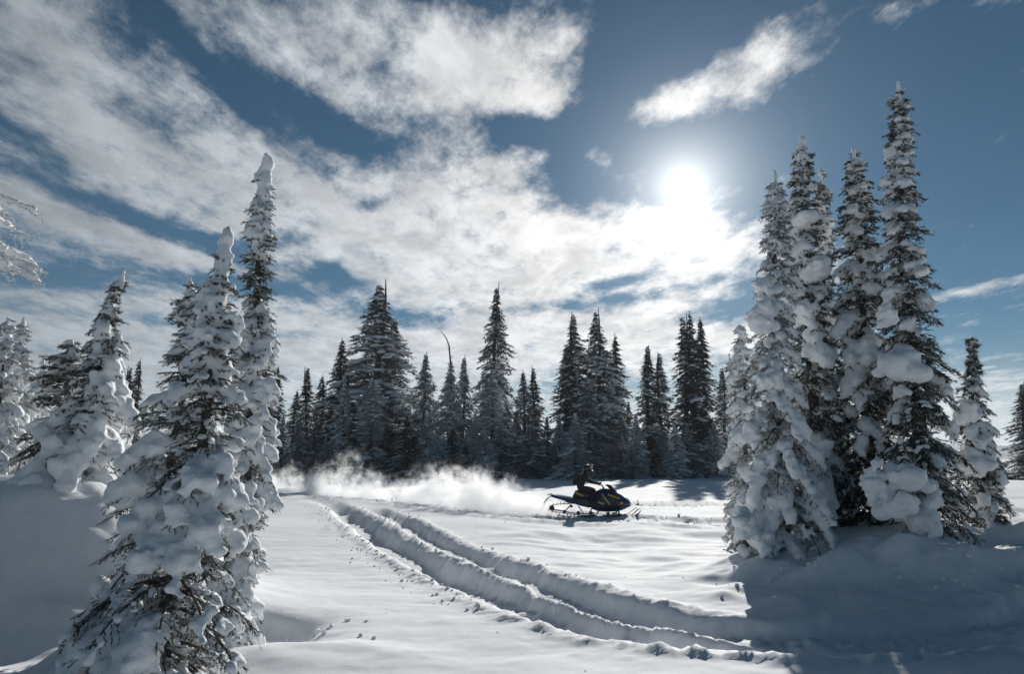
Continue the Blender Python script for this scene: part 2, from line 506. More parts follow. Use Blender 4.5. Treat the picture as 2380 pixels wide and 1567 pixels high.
gx = graded(-5.2, 8.5, 0.062, -3300, 3300, 1.055)
gy = graded(5.0, 15.5, 0.056, -400, 3300, 1.034)
GX, GY = np.meshgrid(gx, gy)
GZ = ground_h(GX, GY)
ny, nx = GX.shape
idx = np.arange(nx * ny).reshape(ny, nx)
faces = np.stack([idx[:-1, :-1], idx[:-1, 1:], idx[1:, 1:], idx[1:, :-1]], -1).reshape(-1, 4)
M_SNOW_GROUND = snow_material('snow_ground', 1.0, 0.10)
me = np_mesh('snow_ground', np.stack([GX, GY, GZ], -1).reshape(-1, 3), faces, True)
tag(link('snow_ground', me, M_SNOW_GROUND), kind='structure')
print('ground', len(faces))

# ----------------------------------------------------------------------------
# far hills, blue with distance
# ----------------------------------------------------------------------------
def hill_material():
    m, t, b = material('forested_hill')
    pos = t.node('ShaderNodeNewGeometry').outputs['Position']
    n = t.noise(pos, 0.035, 7.0, 0.65)
    n2 = t.noise(pos, 0.006, 4.0, 0.55)
    f = t.ramp(t.m('ADD', n, t.m('MULTIPLY', n2, 0.9)), 0.86, 1.08)
    t.link(t.mix(f, (0.018, 0.028, 0.03, 1), (0.5, 0.53, 0.56, 1)), b.inputs['Base Color'])
    b.inputs['Roughness'].default_value = 0.9
    b.inputs['Specular IOR Level'].default_value = 0.1
    return m
M_HILL = hill_material()
for k, (Yh, hh, seed) in enumerate(((2150.0, 62.0, 3), (2750.0, 108.0, 8))):
    xs = np.linspace(-3150, 3150, 330); ts = np.linspace(-1, 1, 22)
    XX, TT = np.meshgrid(xs, ts)
    crest = hh * (0.62 + 0.75 * fbm(xs * 0.0011 + 5 * k, xs * 0, seed, 5, 0.55))
    if k == 0: crest = crest * (0.55 + 0.6 * sstep(xs, 300, 1500) + 0.45 * sstep(-xs, 100, 900))
    crest = np.maximum(crest, 6)
    prof = np.cos(TT * math.pi / 2) ** 1.4
    ZZ = crest[None, :] * prof - 3 + 8 * fbm(XX * 0.012, TT * 5 + 40 * k, seed + 3, 3) * prof
    YY = Yh + TT * 260 + 120 * vnoise(XX * 0.002, TT * 0 + k, seed)
    n1, n2 = XX.shape; ii = np.arange(n1 * n2).reshape(n1, n2)
    ff = np.stack([ii[:-1, :-1], ii[:-1, 1:], ii[1:, 1:], ii[1:, :-1]], -1).reshape(-1, 4)
    tag(link('hills', np_mesh('hills', np.stack([XX, YY, ZZ], -1).reshape(-1, 3), ff, True), M_HILL), kind='structure')

# ----------------------------------------------------------------------------
# firs
# ----------------------------------------------------------------------------
def needle_material(name, green, frost):
    m, t, b = material(name)
    at = t.node('ShaderNodeAttribute', attribute_name='frost').outputs['Fac']
    pos = t.node('ShaderNodeNewGeometry').outputs['Position']
    n = t.noise(pos, 9.0, 3.0, 0.6)
    g = t.mix(t.ramp(n, 0.3, 0.7), tuple(x * 0.6 for x in green) + (1,), tuple(x * 1.4 for x in green) + (1,))
    t.link(t.mix(t.m('MULTIPLY', at, frost, clamp=True), g, (0.80, 0.83, 0.86, 1)), b.inputs['Base Color'])
    b.inputs['Roughness'].default_value = 0.7
    b.inputs['Specular IOR Level'].default_value = 0.2
    return m
M_NEEDLE = needle_material('fir_needles_frosted', (0.030, 0.036, 0.022), 1.0)
M_NEEDLE_FAR = needle_material('fir_needles', (0.022, 0.028, 0.026), 1.0)
def bark_material():
    m, t, b = material('bark')
    pos = t.node('ShaderNodeTexCoord').outputs['Object']
    n = t.noise(pos, 22.0, 5.0, 0.65)
    t.link(t.mix(n, (0.03, 0.024, 0.02, 1), (0.12, 0.10, 0.085, 1)), b.inputs['Base Color'])
    b.inputs['Roughness'].default_value = 0.9
    return m
M_BARK = bark_material()
M_SNOW_TREE = snow_material('snow_on_trees', 1.0, 0.45, 0.0, (0.87, 0.89, 0.905))
M_SNOW_FAR = snow_material('snow_on_far_trees', 0.35, 0.5, 0.0, (0.87, 0.89, 0.91))

_ico = None
def ico_arrays(sub):
    import bmesh
    bm = bmesh.new(); bmesh.ops.create_icosphere(bm, subdivisions=sub, radius=1.0)
    v = np.array([x.co[:] for x in bm.verts]); f = np.array([[l.index for l in p.verts] for p in bm.faces]); bm.free()
    return v, f
ICO1, ICO2 = ico_arrays(1), ico_arrays(2)

def balls_mesh(P, R, sub=ICO2):
    """many ellipsoids: P (n,3), R (n,3)"""
    v, f = sub; P = np.asarray(P); R = np.asarray(R)
    V = v[None] * R[:, None, :] + P[:, None, :]
    F = f[None] + (np.arange(len(P)) * len(v))[:, None, None]
    return V.reshape(-1, 3), F.reshape(-1, 3)

def melt(name, V, F, voxel, smooth_it=5, disp=0.02, dsize=0.09):
    """fuse overlapping lumps into one snow surface"""
    me = np_mesh(name + '_raw', V, F)
    o = bpy.data.objects.new(name + '_raw', me); C.objects.link(o)
    r = o.modifiers.new('r', 'REMESH'); r.mode = 'VOXEL'; r.voxel_size = voxel
    s_ = o.modifiers.new('s', 'SMOOTH'); s_.factor = 0.5; s_.iterations = smooth_it
    if disp:
        tx = bpy.data.textures.new(name + '_t', 'CLOUDS'); tx.noise_scale = dsize; tx.noise_depth = 2
        d = o.modifiers.new('d', 'DISPLACE'); d.texture = tx; d.strength = disp; d.mid_level = 0.5; d.texture_coords = 'LOCAL'
    dg = bpy.context.evaluated_depsgraph_get()
    out_ = bpy.data.meshes.new_from_object(o.evaluated_get(dg))
    bpy.data.objects.remove(o); bpy.data.meshes.remove(me)
    out_.name = name
    out_.polygons.foreach_set('use_smooth', np.ones(len(out_.polygons), dtype=bool))
    out_.materials.clear()
    return out_

def needles(rng, P0, D, L, frost, per, nlen, nwid, k=None):
    """blade needles round every twig"""
    n = len(P0)
    if n == 0: return np.zeros((0, 3)), np.zeros((0, 3), int), np.zeros(0)
    s = rng.random((n, per)) ** 0.85
    a = rng.random((n, per)) * 2 * math.pi
    ref = np.where(np.abs(D[:, 2:3]) < 0.9, np.array([[0, 0, 1.0]]), np.array([[1.0, 0, 0]]))
    u = np.cross(D, ref); u /= np.linalg.norm(u, axis=1)[:, None] + 1e-9
    v = np.cross(D, u)
    base = P0[:, None] + D[:, None] * (L[:, None] * s)[..., None]
    perp = u[:, None] * np.cos(a)[..., None] + v[:, None] * np.sin(a)[..., None]
    nd = D[:, None] * 0.75 + perp * 0.66
    ln = nlen * (0.7 + 0.6 * rng.random((n, per))) * np.clip(L / (nlen * 1.3), 0.3, 1.0)[:, None]
    tip = base + nd * ln[..., None]
    sd_ = np.cross(nd, perp); sd_ /= np.linalg.norm(sd_, axis=2)[..., None] + 1e-9
    a1 = base + sd_ * nwid; a2 = base - sd_ * nwid
    V = np.stack([a1, a2, tip], 2).reshape(-1, 3)
    F = np.arange(len(V)).reshape(-1, 3)
    # frost sits on needles that stick up
    fr = np.clip(frost[:, None] * 1.25 + 0.55 * nd[..., 2] + 0.35 * (rng.random((n, per)) - 0.5), 0, 1)
    A = np.stack([fr * 0.7, fr * 0.7, fr], 2).reshape(-1)
    return V, F, A

def near_fir(label, top_px, Y, base_xy=None, profile=None, seed=1, snow=0.6, lump=1.0, bare=0.35, voxel=0.03,
             lean=(0, 0), leader=0.03, frost=0.35, needle=(26, 0.034, 0.004), whorl=0.17, droop=0.45, group=None,
             clumps=(), soft=3, crust=(0.03, 4), start=None, gaps=0.12, extra_balls=(), bulk=0.5, tip_snow=True, bare_zones=(), tk=9, sink=0.25, tips=0.0, cat='fir tree', big=1.0):
    rng = np.random.default_rng(seed)
    top = at_depth(top_px[0], top_px[1], Y)
    bx, by = (top[0] + lean[0], top[1] + lean[1]) if base_xy is None else base_xy
    bz = gh(bx, by) - sink
    base = np.array([bx, by, bz]); H = top[2] - bz
    root = empty('fir_tree', (bx, by, bz))
    axis = lambda t: np.stack([  # t: 0 at the top, 1 at the base
        (top[0] - bx) * (1 - t) ** 1.25 + 0.05 * np.sin(t * 7 + seed), (top[1] - by) * (1 - t) + 0 * t, H * (1 - t)], -1)
    tp, rp = zip(*profile)
    prof = lambda t: np.interp(t, tp, rp)
    # trunk and limbs
    mb = MB()
    tt = np.linspace(1.0, 0.0, 16)
    mb.tube(axis(tt), 0.012 + 0.016 * H * tt ** 0.9 * 0.9, tk)
    P0, DD, LL, FR = [], [], [], []
    BP, BR = [], []
    t = leader / H * 3 + 0.03 if start is None else start
    lev = 0
    while t < 0.995:
        R = prof(t)
        n = int(rng.integers(5, 8)) if R > 0.12 else int(rng.integers(4, 6))
        az0 = rng.random() * 6.28
        zlev = (1 - t) * H
        inbare = any(a <= t <= b for a, b in bare_zones)
        for i in range(n):
            a = az0 + 2 * math.pi * i / n + rng.normal(0, 0.18)
            tj = min(0.995, t + rng.normal(0, 0.6) * whorl / H)
            L = R * rng.uniform(0.6, 1.18)
            o3 = axis(np.array([tj]))[0]
            out3 = np.array([math.cos(a), math.sin(a), 0.0])
            zone = float(vnoise(np.array([a * 1.5 / math.pi * 2 + seed]), np.array([zlev * 1.6]), seed)[0]) + 0.5
            laden = (zone > bare) and not inbare
            dr = droop * (0.55 + 0.75 * t) * (1.25 if laden else 0.85)
            rise = 0.30 * (1 - t) + 0.02
            ns = 6
            ss = np.linspace(0, 1, ns)
            pts = o3 + out3 * (L * ss * (1 - 0.18 * dr * ss))[:, None] + np.array([0, 0, 1.0]) * (L * (rise * ss - dr * ss ** 1.9))[:, None]
            mb.tube(pts, np.linspace(0.010 + 0.012 * L, 0.003, ns), 3, False)
            seg = np.diff(pts, axis=0); tang = np.vstack([seg, seg[-1]]); tang /= np.linalg.norm(tang, axis=1)[:, None]
            side = np.array([-out3[1], out3[0], 0])
            # twigs, herringbone along the bough
            m = max(4, int(L / (0.045 if Y < 16 else 0.08)))
            for j in range(m):
                s0 = 0.06 + 0.94 * (j + rng.random() * 0.6) / m
                p = np.array([np.interp(s0, ss, pts[:, q]) for q in range(3)])
                tg = np.array([np.interp(s0, ss, tang[:, q]) for q in range(3)])
                for sg in (-1, 1):
                    if rng.random() < (0.30 if laden else 0.08): continue
                    d = tg * 0.72 + side * sg * 0.75 + np.array([0, 0, rng.normal(-0.22, 0.28)])
                    d /= np.linalg.norm(d)
                    l = (0.07 + 0.34 * L * (1 - 0.72 * s0)) * rng.uniform(0.65, 1.2)
                    l = min(l, 0.30)
                    P0.append(p); DD.append(d); LL.append(l); FR.append(frost + rng.normal(0, 0.16) + (0.12 if laden else 0))
                    # snow fingers along the twig
                    if rng.random() < snow * (0.85 if laden else 0.34):
                        q = p + d * l * rng.uniform(0.35, 0.75); r = lump * rng.uniform(0.014, 0.030) * (1 + 0.6 * L)
                        BP.append(q + np.array([0, 0, r * 0.7])); BR.append((r * 1.25, r * 1.25, r * 0.95))
                        BP.append(p + d * l * 0.3 + np.array([0, 0, r * 0.8])); BR.append((r * 1.2, r * 1.2, r))
            P0.append(pts[-2]); DD.append(tang[-2]); LL.append(0.08 + 0.16 * L); FR.append(frost)
            # pillow along the bough
            if laden and rng.random() < 0.35 + 0.65 * snow:
                k = max(2, int(L / 0.055))
                rb = lump * (0.030 + 0.085 * min(L, 0.8) ** 0.8) * rng.uniform(0.75, 1.25)
                for s0 in np.linspace(0.1, rng.uniform(0.86, 1.0) + tips, k):
                    s1 = min(s0, 1.0)
                    p = np.array([np.interp(s1, ss, pts[:, q]) for q in range(3)])
                    if rng.random() < gaps: continue
                    r = rb * (0.62 + 0.5 * math.sin(math.pi * min(1, s0 * 0.9))) * rng.uniform(0.75, 1.3)
                    p = p + side * rng.normal(0, 0.35 * rb) + np.array([0, 0, r * 0.5])
                    BP.append(p); BR.append((r * 1.15, r * 1.15, r * rng.uniform(0.8, 1.05)))
                if rng.random() < bulk * 0.5:                          # a fat lump that has slid and packed on the bough
                    s0 = rng.uniform(0.35, 0.8); p = np.array([np.interp(s0, ss, pts[:, q]) for q in range(3)])
                    r = rb * rng.uniform(1.3, 2.1) * big
                    BP.append(p + np.array([0, 0, r * 0.35])); BR.append((r * 1.1, r * 1.1, r * rng.uniform(0.8, 1.2)))
        # packed snow between the whorls near the stem
        if bulk > 0 and not inbare:
            for _ in range(int(4 * bulk * (0.5 + R * 3))):
                a = rng.random() * 6.28; zone = float(vnoise(np.array([a * 1.5 / math.pi * 2 + seed]), np.array([zlev * 1.6]), seed)[0]) + 0.5
                if zone < bare + 0.05: continue
                rr = R * rng.uniform(0.25, 0.78); o3 = axis(np.array([t]))[0]
                r = lump * (0.04 + 0.13 * R) * rng.uniform(0.7, 1.3) * big
                BP.append(o3 + np.array([math.cos(a) * rr, math.sin(a) * rr, -0.30 * rr + rng.normal(0, 0.05)])); BR.append((r, r, r * rng.uniform(0.8, 1.35)))
        t += whorl * rng.uniform(0.8, 1.2) * (0.62 + 0.5 * min(1, t * 2)) / H
        lev += 1
    # shaded inner twigs that close the crown round the stem
    for t0 in np.arange(0.06, 0.995, 0.010 / H * 2.2 if Y < 16 else 0.03):
        o3 = axis(np.array([t0]))[0]; R = prof(t0)
        for _ in range(3):
            a = rng.random() * 6.28; rr = R * rng.uniform(0.03, 0.45)
            d = np.array([math.cos(a), math.sin(a), rng.normal(-0.35, 0.35)]); d /= np.linalg.norm(d)
            P0.append(o3 + np.array([math.cos(a) * rr, math.sin(a) * rr, -0.3 * rr])); DD.append(d); LL.append(0.05 + 0.18 * R); FR.append(frost - 0.15)
    # snow crust on the leader
    if tip_snow:
        nl = max(4, int(H * 0.22 / (leader * 0.8)))
        for t0 in np.linspace(0, 0.2, nl):
            o3 = axis(np.array([t0]))[0]; r = leader * rng.uniform(0.85, 1.2) * (1 + 1.2 * t0)
            if t0 < 0.06 or rng.random() < 0.75:
                BP.append(o3 + rng.normal(0, leader * 0.2, 3)); BR.append((r, r, r * 1.3))
    for (p, r) in extra_balls:
        BP.append(np.array(p) - base); BR.append(r)
    mb.build('trunk', M_BARK, root, True)
    P0 = np.array(P0); DD = np.array(DD); LL = np.array(LL); FR = np.array(FR)
    V, F, A = needles(rng, P0, DD, LL, FR, needle[0], needle[1], needle[2])
    link('crown', np_mesh('crown', V, F, False, {'frost': A}), M_NEEDLE, root)
    BP = np.array(BP); BR = np.array(BR)
    rr0 = BR.mean(1); big_i = np.where(rr0 > crust[0])[0]; big_i = np.repeat(big_i, int(crust[1]))
    dv = rng.normal(0, 1, (len(big_i), 3)); dv[:, 2] += 0.25; dv /= np.linalg.norm(dv, axis=1)[:, None]
    sr = np.clip(rr0[big_i] * rng.uniform(0.22, 0.5, len(big_i)), 0.011, 0.06)
    SP = BP[big_i] + dv * BR[big_i] * rng.uniform(0.86, 1.08, (len(big_i), 1)); SR = np.repeat(sr[:, None], 3, 1) * rng.uniform(0.8, 1.25, (len(big_i), 3))
    V1, F1 = balls_mesh(BP, BR); V2, F2 = balls_mesh(SP, SR, ICO1)
    V = np.concatenate([V1, V2]); F = np.concatenate([F1, F2 + len(V1)])
    sm = melt('snow_load', V, F, voxel, soft, voxel * 0.9 if soft < 6 else voxel * 1.6, 0.07 if soft < 6 else 0.16)
    tag(link('snow_load', sm, M_SNOW_TREE, root), kind='stuff')
    # separate fat clumps that one can pick out
    for (px, py, Yc, rx, ry, rz) in clumps:
        p = at_depth(px, py, Yc) - base
        n = 26
        g3 = rng.normal(0, 0.42, (n, 3)); g3[:, 2] -= 0.25 * np.abs(g3[:, 0])
        cp = p + g3 * np.array([rx, ry, rz]); cr = np.clip(rng.normal(0.46, 0.13, (n, 1)), 0.2, 0.8) * np.array([[rx, rx, rx]]) * np.array([[1, 1, 0.85]])
        cp[0] = p; cr[0] = (rx * 0.75, ry * 0.75, rz * 0.75)
        q3 = rng.normal(0, 1, (160, 3)); q3 /= np.linalg.norm(q3, axis=1)[:, None]; w3 = rng.integers(0, n, 160)
        cp2 = cp[w3] + q3 * cr[w3]; cr2 = np.repeat(rng.uniform(0.012, 0.045, (160, 1)), 3, 1)
        V, F = balls_mesh(np.concatenate([cp, cp2]), np.concatenate([cr, cr2]))
        link('snow_clump', melt('snow_clump', V, F, max(0.02, rx * 0.11), 3, 0.02, 0.1), M_SNOW_TREE, root)
    tag(root, label, cat, group)
    print(label[:40], 'H %.1f' % H, 'needles', len(P0) * needle[0], 'snow', len(sm.polygons))
    return root

G_LEFT = 'snow-laden firs on the left bank'
G_RIGHT = 'firs of the clump on the mound'
# --- left -------------------------------------------------------------------
near_fir('leaning young fir thick with snow, fat blunt leader, dark drooping boughs low down', (541, 540), 5.6, start=0.09,
         base_xy=(-2.58, 5.25), seed=11,
         profile=[(0, .03), (.09, .05), (.13, .20), (.24, .22), (.36, .32), (.5, .42), (.62, .56), (.75, .76), (.9, .82), (1, .75)],
         snow=0.95, lump=0.80, bare=0.36, voxel=0.021, leader=0.050, frost=0.22, needle=(30, 0.030, 0.0030), whorl=0.135, droop=0.62, bulk=0.75,
         bare_zones=((.66, .72), (.76, .995)), big=0.8, soft=3, group=None)
near_fir('tallest leaning fir of the left bank, knobbly snow-crusted spire with bare dark twigs halfway', (628, 385), 7.7,
         base_xy=(-2.98, 7.55), seed=23,
         profile=[(0, .05), (.06, .10), (.15, .17), (.22, .15), (.30, .19), (.36, .30), (.5, .34), (.62, .40), (.8, .44), (1, .44)],
         snow=0.95, lump=0.8, bare=0.28, voxel=0.022, leader=0.075, frost=0.25, needle=(26, 0.032, 0.0036), whorl=0.14, droop=0.55, bulk=0.9,
         bare_zones=((.165, .30),), big=0.85, soft=3)
near_fir('half-hidden darker fir standing behind the leaning young fir on the left bank', (448, 645), 7.4, base_xy=(-3.75, 7.5), seed=37,
         profile=[(0, .03), (.08, .12), (.2, .25), (.35, .42), (.6, .62), (1, .75)],
         snow=0.7, lump=0.8, bare=0.42, voxel=0.03, leader=0.03, frost=0.3, needle=(24, 0.034, 0.004), whorl=0.16, droop=0.42, bulk=0.5)
near_fir('bent-tipped fir, smooth snow mantle spreading into the left bank', (289, 632), 9.4, base_xy=(-5.9, 9.3), seed=41,
         profile=[(0, .03), (.1, .05), (.2, .10), (.24, .22), (.4, .34), (.55, .56), (.75, .9), (1, 1.2)],
         snow=0.95, lump=0.9, bare=0.33, voxel=0.028, leader=0.03, frost=0.28, needle=(24, 0.040, 0.005), whorl=0.17, droop=0.6, bulk=0.8, big=0.8, soft=4)
near_fir('fir at the left edge with frosted open branches reaching into the blue', (-120, 250), 6.3, base_xy=(-5.56, 6.2), seed=53,
         profile=[(0, .1), (.11, .5), (.15, 1.0), (.34, 1.0), (.40, .4), (.8, .35), (1, .3)],
         snow=0.8, lump=0.42, bare=0.1, voxel=0.026, leader=0.03, frost=0.85, needle=(22, 0.036, 0.004), whorl=0.30, droop=0.35, bulk=0.0)
for px, py, Y, sd_, lb in ((22, 742, 19.0, 61, 'hoar-white bushy fir behind the left bank, blunt top'), (58, 738, 20.5, 62, 'hoar-white fir behind the left bank with thin feathery top'),
                           (100, 835, 24.0, 63, 'small frosted fir peeping over the left bank')):
    near_fir(lb, (px, py), Y, seed=sd_, profile=[(0, .05), (.15, .35), (.4, .8), (.7, 1.1), (1, 1.3)], snow=0.85, lump=0.75, bare=0.35, voxel=0.058,
             leader=0.05, frost=0.6, needle=(16, 0.08, 0.009), whorl=0.26, droop=0.5, bulk=0.5)
near_fir('dark broad-topped fir behind the bent-tipped fir', (170, 792), 17.0, seed=67, profile=[(0, .1), (.1, .5), (.3, 0.9), (.7, 1.3), (1, 1.4)],
         snow=0.4, lump=1.2, bare=0.62, voxel=0.07, leader=0.05, frost=0.15, needle=(14, 0.09, 0.011), whorl=0.28, droop=0.4, bulk=0.2)
# --- right clump --------------------------------------------------------------
near_fir('tallest fir of the right clump, slim dark spire with snow pads and a bare leader', (2082, 190), 11.3, base_xy=(6.55, 11.2), seed=71,
         profile=[(0, .03), (.05, .12), (.1, .20), (.25, .32), (.4, .44), (.55, .52), (.7, .62), (.85, .76), (1, .82)],
         snow=0.8, lump=0.9, bare=0.46, voxel=0.030, leader=0.035, frost=0.30, needle=(20, 0.050, 0.0072), whorl=0.18, droop=0.62, bulk=0.12, big=1.0, gaps=0.22,
         clumps=[(2085, 840, 10.85, .30, .28, .25), (2030, 1125, 10.62, .18, .22, .36), (2105, 1112, 10.52, .29, .28, .19), (2095, 1172, 10.5, .24, .26, .16), (2062, 735, 10.95, .16, .16, .16)])
near_fir('palest fir of the right clump, white with frost on the side of the sled trail', (1795, 400), 11.6, base_xy=(4.40, 11.5), seed=83,
         profile=[(0, .03), (.04, .12), (.08, .22), (.25, .28), (.4, .42), (.6, .60), (.8, .82), (.95, .98), (1, .9)],
         snow=0.85, lump=0.78, bare=0.30, voxel=0.032, leader=0.035, frost=0.5, needle=(19, 0.048, 0.0062), whorl=0.17, droop=0.62, bulk=0.18, big=0.9, gaps=0.18,
         clumps=[(1778, 662, 11.4, .15, .17, .20), (1772, 742, 11.3, .20, .2, .24), (1730, 1215, 11.0, .22, .24, .24), (1790, 880, 11.2, .17, .18, .15)])
near_fir('dark-tipped fir with rounded snow shelves, second in height, at the clump centre', (1863, 318), 12.5, base_xy=(5.35, 12.4), seed=97,
         profile=[(0, .06), (.04, .16), (.15, .26), (.22, .38), (.4, .48), (.7, .72), (1, .9)],
         snow=0.8, lump=0.95, bare=0.42, voxel=0.039, leader=0.06, frost=0.22, needle=(14, 0.052, 0.0088), whorl=0.19, droop=0.62, bulk=0.18, big=1.0, gaps=0.3,
         clumps=[(1880, 510, 12.3, .28, .3, .15), (1895, 625, 12.2, .24, .28, .18), (1872, 725, 12.2, .22, .26, .14)])
near_fir('thin spindly fir squeezed between two taller clump firs', (1904, 392), 13.3, base_xy=(6.0, 13.3), seed=101,
         profile=[(0, .03), (.1, .18), (.3, .3), (.6, .5), (1, .7)], snow=0.6, lump=1.0, bare=0.4, voxel=0.045, leader=0.035, frost=0.3,
         needle=(18, 0.05, 0.006), whorl=0.23, bulk=0.3)
near_fir('dark-bellied fir in the heart of the right clump, next to its tallest', (1983, 345), 12.3, base_xy=(6.35, 12.3), seed=113,
         profile=[(0, .03), (.05, .16), (.12, .30), (.25, .42), (.45, .62), (.7, .80), (1, .9)],
         snow=0.75, lump=0.9, bare=0.44, voxel=0.039, leader=0.035, frost=0.22, needle=(15, 0.052, 0.0088), whorl=0.18, droop=0.62, bulk=0.12, big=1.0, gaps=0.22,
         bare_zones=((.72, 1.0),))
near_fir('short snow-hung fir with a thin tip beside the tallest clump fir', (2252, 785), 11.9, base_xy=(7.95, 11.9), seed=127,
         profile=[(0, .02), (.12, .06), (.2, .16), (.3, .30), (.5, .40), (.75, .48), (1, .5)],
         snow=0.75, lump=0.85, bare=0.42, voxel=0.030, leader=0.022, frost=0.3, needle=(20, 0.050, 0.0068), whorl=0.17, droop=0.55, bulk=0.2, big=1.0, gaps=0.3,
         clumps=[(2252, 1068, 11.6, .24, .26, .22), (2240, 960, 11.7, .17, .2, .18)])
near_fir('frosted open-branched sapling beside the palest clump fir', (1722, 755), 15.0, base_xy=(5.0, 15.0), seed=131,
         profile=[(0, .03), (.1, .2), (.3, .34), (.6, .5), (1, .6)], snow=0.6, lump=1.0, bare=0.4, voxel=0.05, leader=0.03, frost=0.55,
         needle=(16, 0.05, 0.006), whorl=0.26, bulk=0.2)
near_fir('smallest frosted sapling leaning out from the clump toward the forest', (1699, 822), 16.0, base_xy=(5.25, 16.0), seed=137,
         profile=[(0, .03), (.1, .14), (.4, .36), (1, .6)], snow=0.6, lump=1.0, bare=0.4, voxel=0.05, leader=0.03, frost=0.5,
         needle=(16, 0.05, 0.006), whorl=0.26, bulk=0.2)

# ----------------------------------------------------------------------------
# forest beyond the trail
# ----------------------------------------------------------------------------
def far_proto(seed, H, R, laden, shape, dens=1.0, droop=0.5, frost=0.12):
    """meshes (trunk, crown, snow) of a tall fir seen from afar; shape: exponent of its taper"""
    rng = np.random.default_rng(seed)
    mb = MB(); zs = np.linspace(0, H, 12)
    wob = 0.012 * H * np.stack([np.sin(zs / H * 5 + seed), np.cos(zs / H * 4 + seed), zs * 0], -1) * (zs / H)[:, None]
    pts = wob + np.stack([zs * 0, zs * 0, zs], -1)
    mb.tube(pts, 0.012 * H * (1 - zs / H) ** 0.8 + 0.02, 6)
    P0, DD, LL, FR, BP, BR, BA = [], [], [], [], [], [], []
    z = 0.03 * H
    while z < H * 0.965:
        t = 1 - z / H
        rr = R * t ** shape * (0.86 + 0.28 * rng.random())
        rr *= 0.45 + 0.55 * min(1.0, t / 0.3)
        if t < 0.06: rr = max(rr, 0.06)
        tipk = 0.3 + 0.7 * min(1.0, t / 0.25)
        n = int(rng.integers(7, 10))
        a0 = rng.random() * 6.28
        for i in range(n):
            if rng.random() < 0.20: continue
            a = a0 + 6.283 * i / n + rng.normal(0, 0.22); L = rr * rng.uniform(0.5, 1.3)
            o = np.array([np.cos(a), np.sin(a), 0.0]); sd_ = np.array([-o[1], o[0], 0])
            dr = 1.6 * droop * rng.uniform(0.6, 1.4)
            zone = float(vnoise(np.array([a * 1.3 + seed]), np.array([z * 0.55]), seed)[0]) + 0.5
            zj = z + rng.normal(0, 0.12)
            bow = lambda q: np.array([wob[0, 0], 0, zj]) + o * L * q + np.array([0, 0, 1.0]) * L * (0.22 * q - dr * q ** 1.7)
            m = max(4, int(L / 0.14 * dens))
            for j in range(m):
                s0 = 0.10 + 0.9 * (j + rng.random()) / m; p = bow(s0)
                tg = bow(min(1.02, s0 + 0.05)) - bow(s0 - 0.03); tg /= np.linalg.norm(tg)
                for sg in (-1, 1):
                    d = tg * 0.75 + sd_ * sg * 0.7 + np.array([0, 0, rng.normal(-0.45, 0.3)]); d /= np.linalg.norm(d)
                    P0.append(p); DD.append(d); LL.append(tipk * min(0.55, (0.16 + 0.34 * L * (1 - 0.75 * s0)) * rng.uniform(0.7, 1.25))); FR.append(frost + rng.normal(0, 0.12))
            P0.append(bow(0.9)); DD.append(tg); LL.append((0.25 + 0.1 * L) * tipk); FR.append(frost)
            if zone < 0.12 + laden * 1.15 and rng.random() < 0.25 + 0.75 * laden:
                k = max(1, int(L / 0.27))
                for s0 in np.linspace(0.35, rng.uniform(0.8, 1.04), k):
                    r = rng.uniform(0.09, 0.20) * (0.6 + 0.40 * min(L, 2.2))
                    BP.append(bow(s0) + sd_ * rng.normal(0, 0.12 * L) + np.array([0, 0, r * 0.45 + 0.05]))
                    BR.append((r * rng.uniform(1.1, 1.9), r * rng.uniform(0.9, 1.4), r * rng.uniform(0.5, 0.95))); BA.append(a)
        z += rng.uniform(0.26, 0.40) * (0.55 + 0.6 * min(1, t * 2.2))
    tr = mb
    me_t = bpy.data.meshes.new('trunk'); me_t.from_pydata(np.concatenate(mb.v).tolist(), [], mb.f); me_t.materials.append(M_BARK)
    V, F, A = needles(rng, np.array(P0), np.array(DD), np.array(LL), np.array(FR), 9, 0.17, 0.026)
    me_c = np_mesh('crown', V, F, False, {'frost': A}); me_c.materials.append(M_NEEDLE_FAR)
    v, f = ICO1
    BP = np.array(BP); BR = np.array(BR); BA = np.array(BA)
    jit = 1 + rng.normal(0, 0.16, (len(BP), len(v), 1))
    lv = v[None] * BR[:, None, :] * jit
    c, s_ = np.cos(BA)[:, None], np.sin(BA)[:, None]
    lv = np.stack([lv[..., 0] * c - lv[..., 1] * s_, lv[..., 0] * s_ + lv[..., 1] * c, lv[..., 2]], -1) + BP[:, None]
    me_s = np_mesh('snow_load', lv.reshape(-1, 3), (f[None] + (np.arange(len(BP)) * len(v))[:, None, None]).reshape(-1, 3), True)
    me_s.materials.append(M_SNOW_FAR)
    return dict(H=H, R=R, t=me_t, c=me_c, s=me_s)

PROTO = {
    'broad': far_proto(201, 20, 3.1, 0.50, 0.80, frost=0.30), 'tall': far_proto(202, 20, 2.2, 0.46, 0.72, frost=0.30), 'dark': far_proto(203, 18, 2.1, 0.36, 0.78, frost=0.12),
    'spire': far_proto(204, 16, 1.15, 0.36, 0.60, frost=0.22), 'spire2': far_proto(205, 16, 1.3, 0.42, 0.64, frost=0.30), 'laden': far_proto(206, 12, 1.9, 0.60, 0.82, 1.0, 0.62, 0.82),
    'laden2': far_proto(207, 12, 1.5, 0.72, 0.70, 1.0, 0.6, 0.85), 'mid': far_proto(208, 14, 1.9, 0.42, 0.78, 1.0, 0.55, 0.58),
    'tall2': far_proto(209, 20, 2.3, 0.34, 0.66, 0.9, 0.6, 0.24), 'laden3': far_proto(210, 10, 1.9, 0.55, 0.95, 1.0, 0.6, 0.80),
}

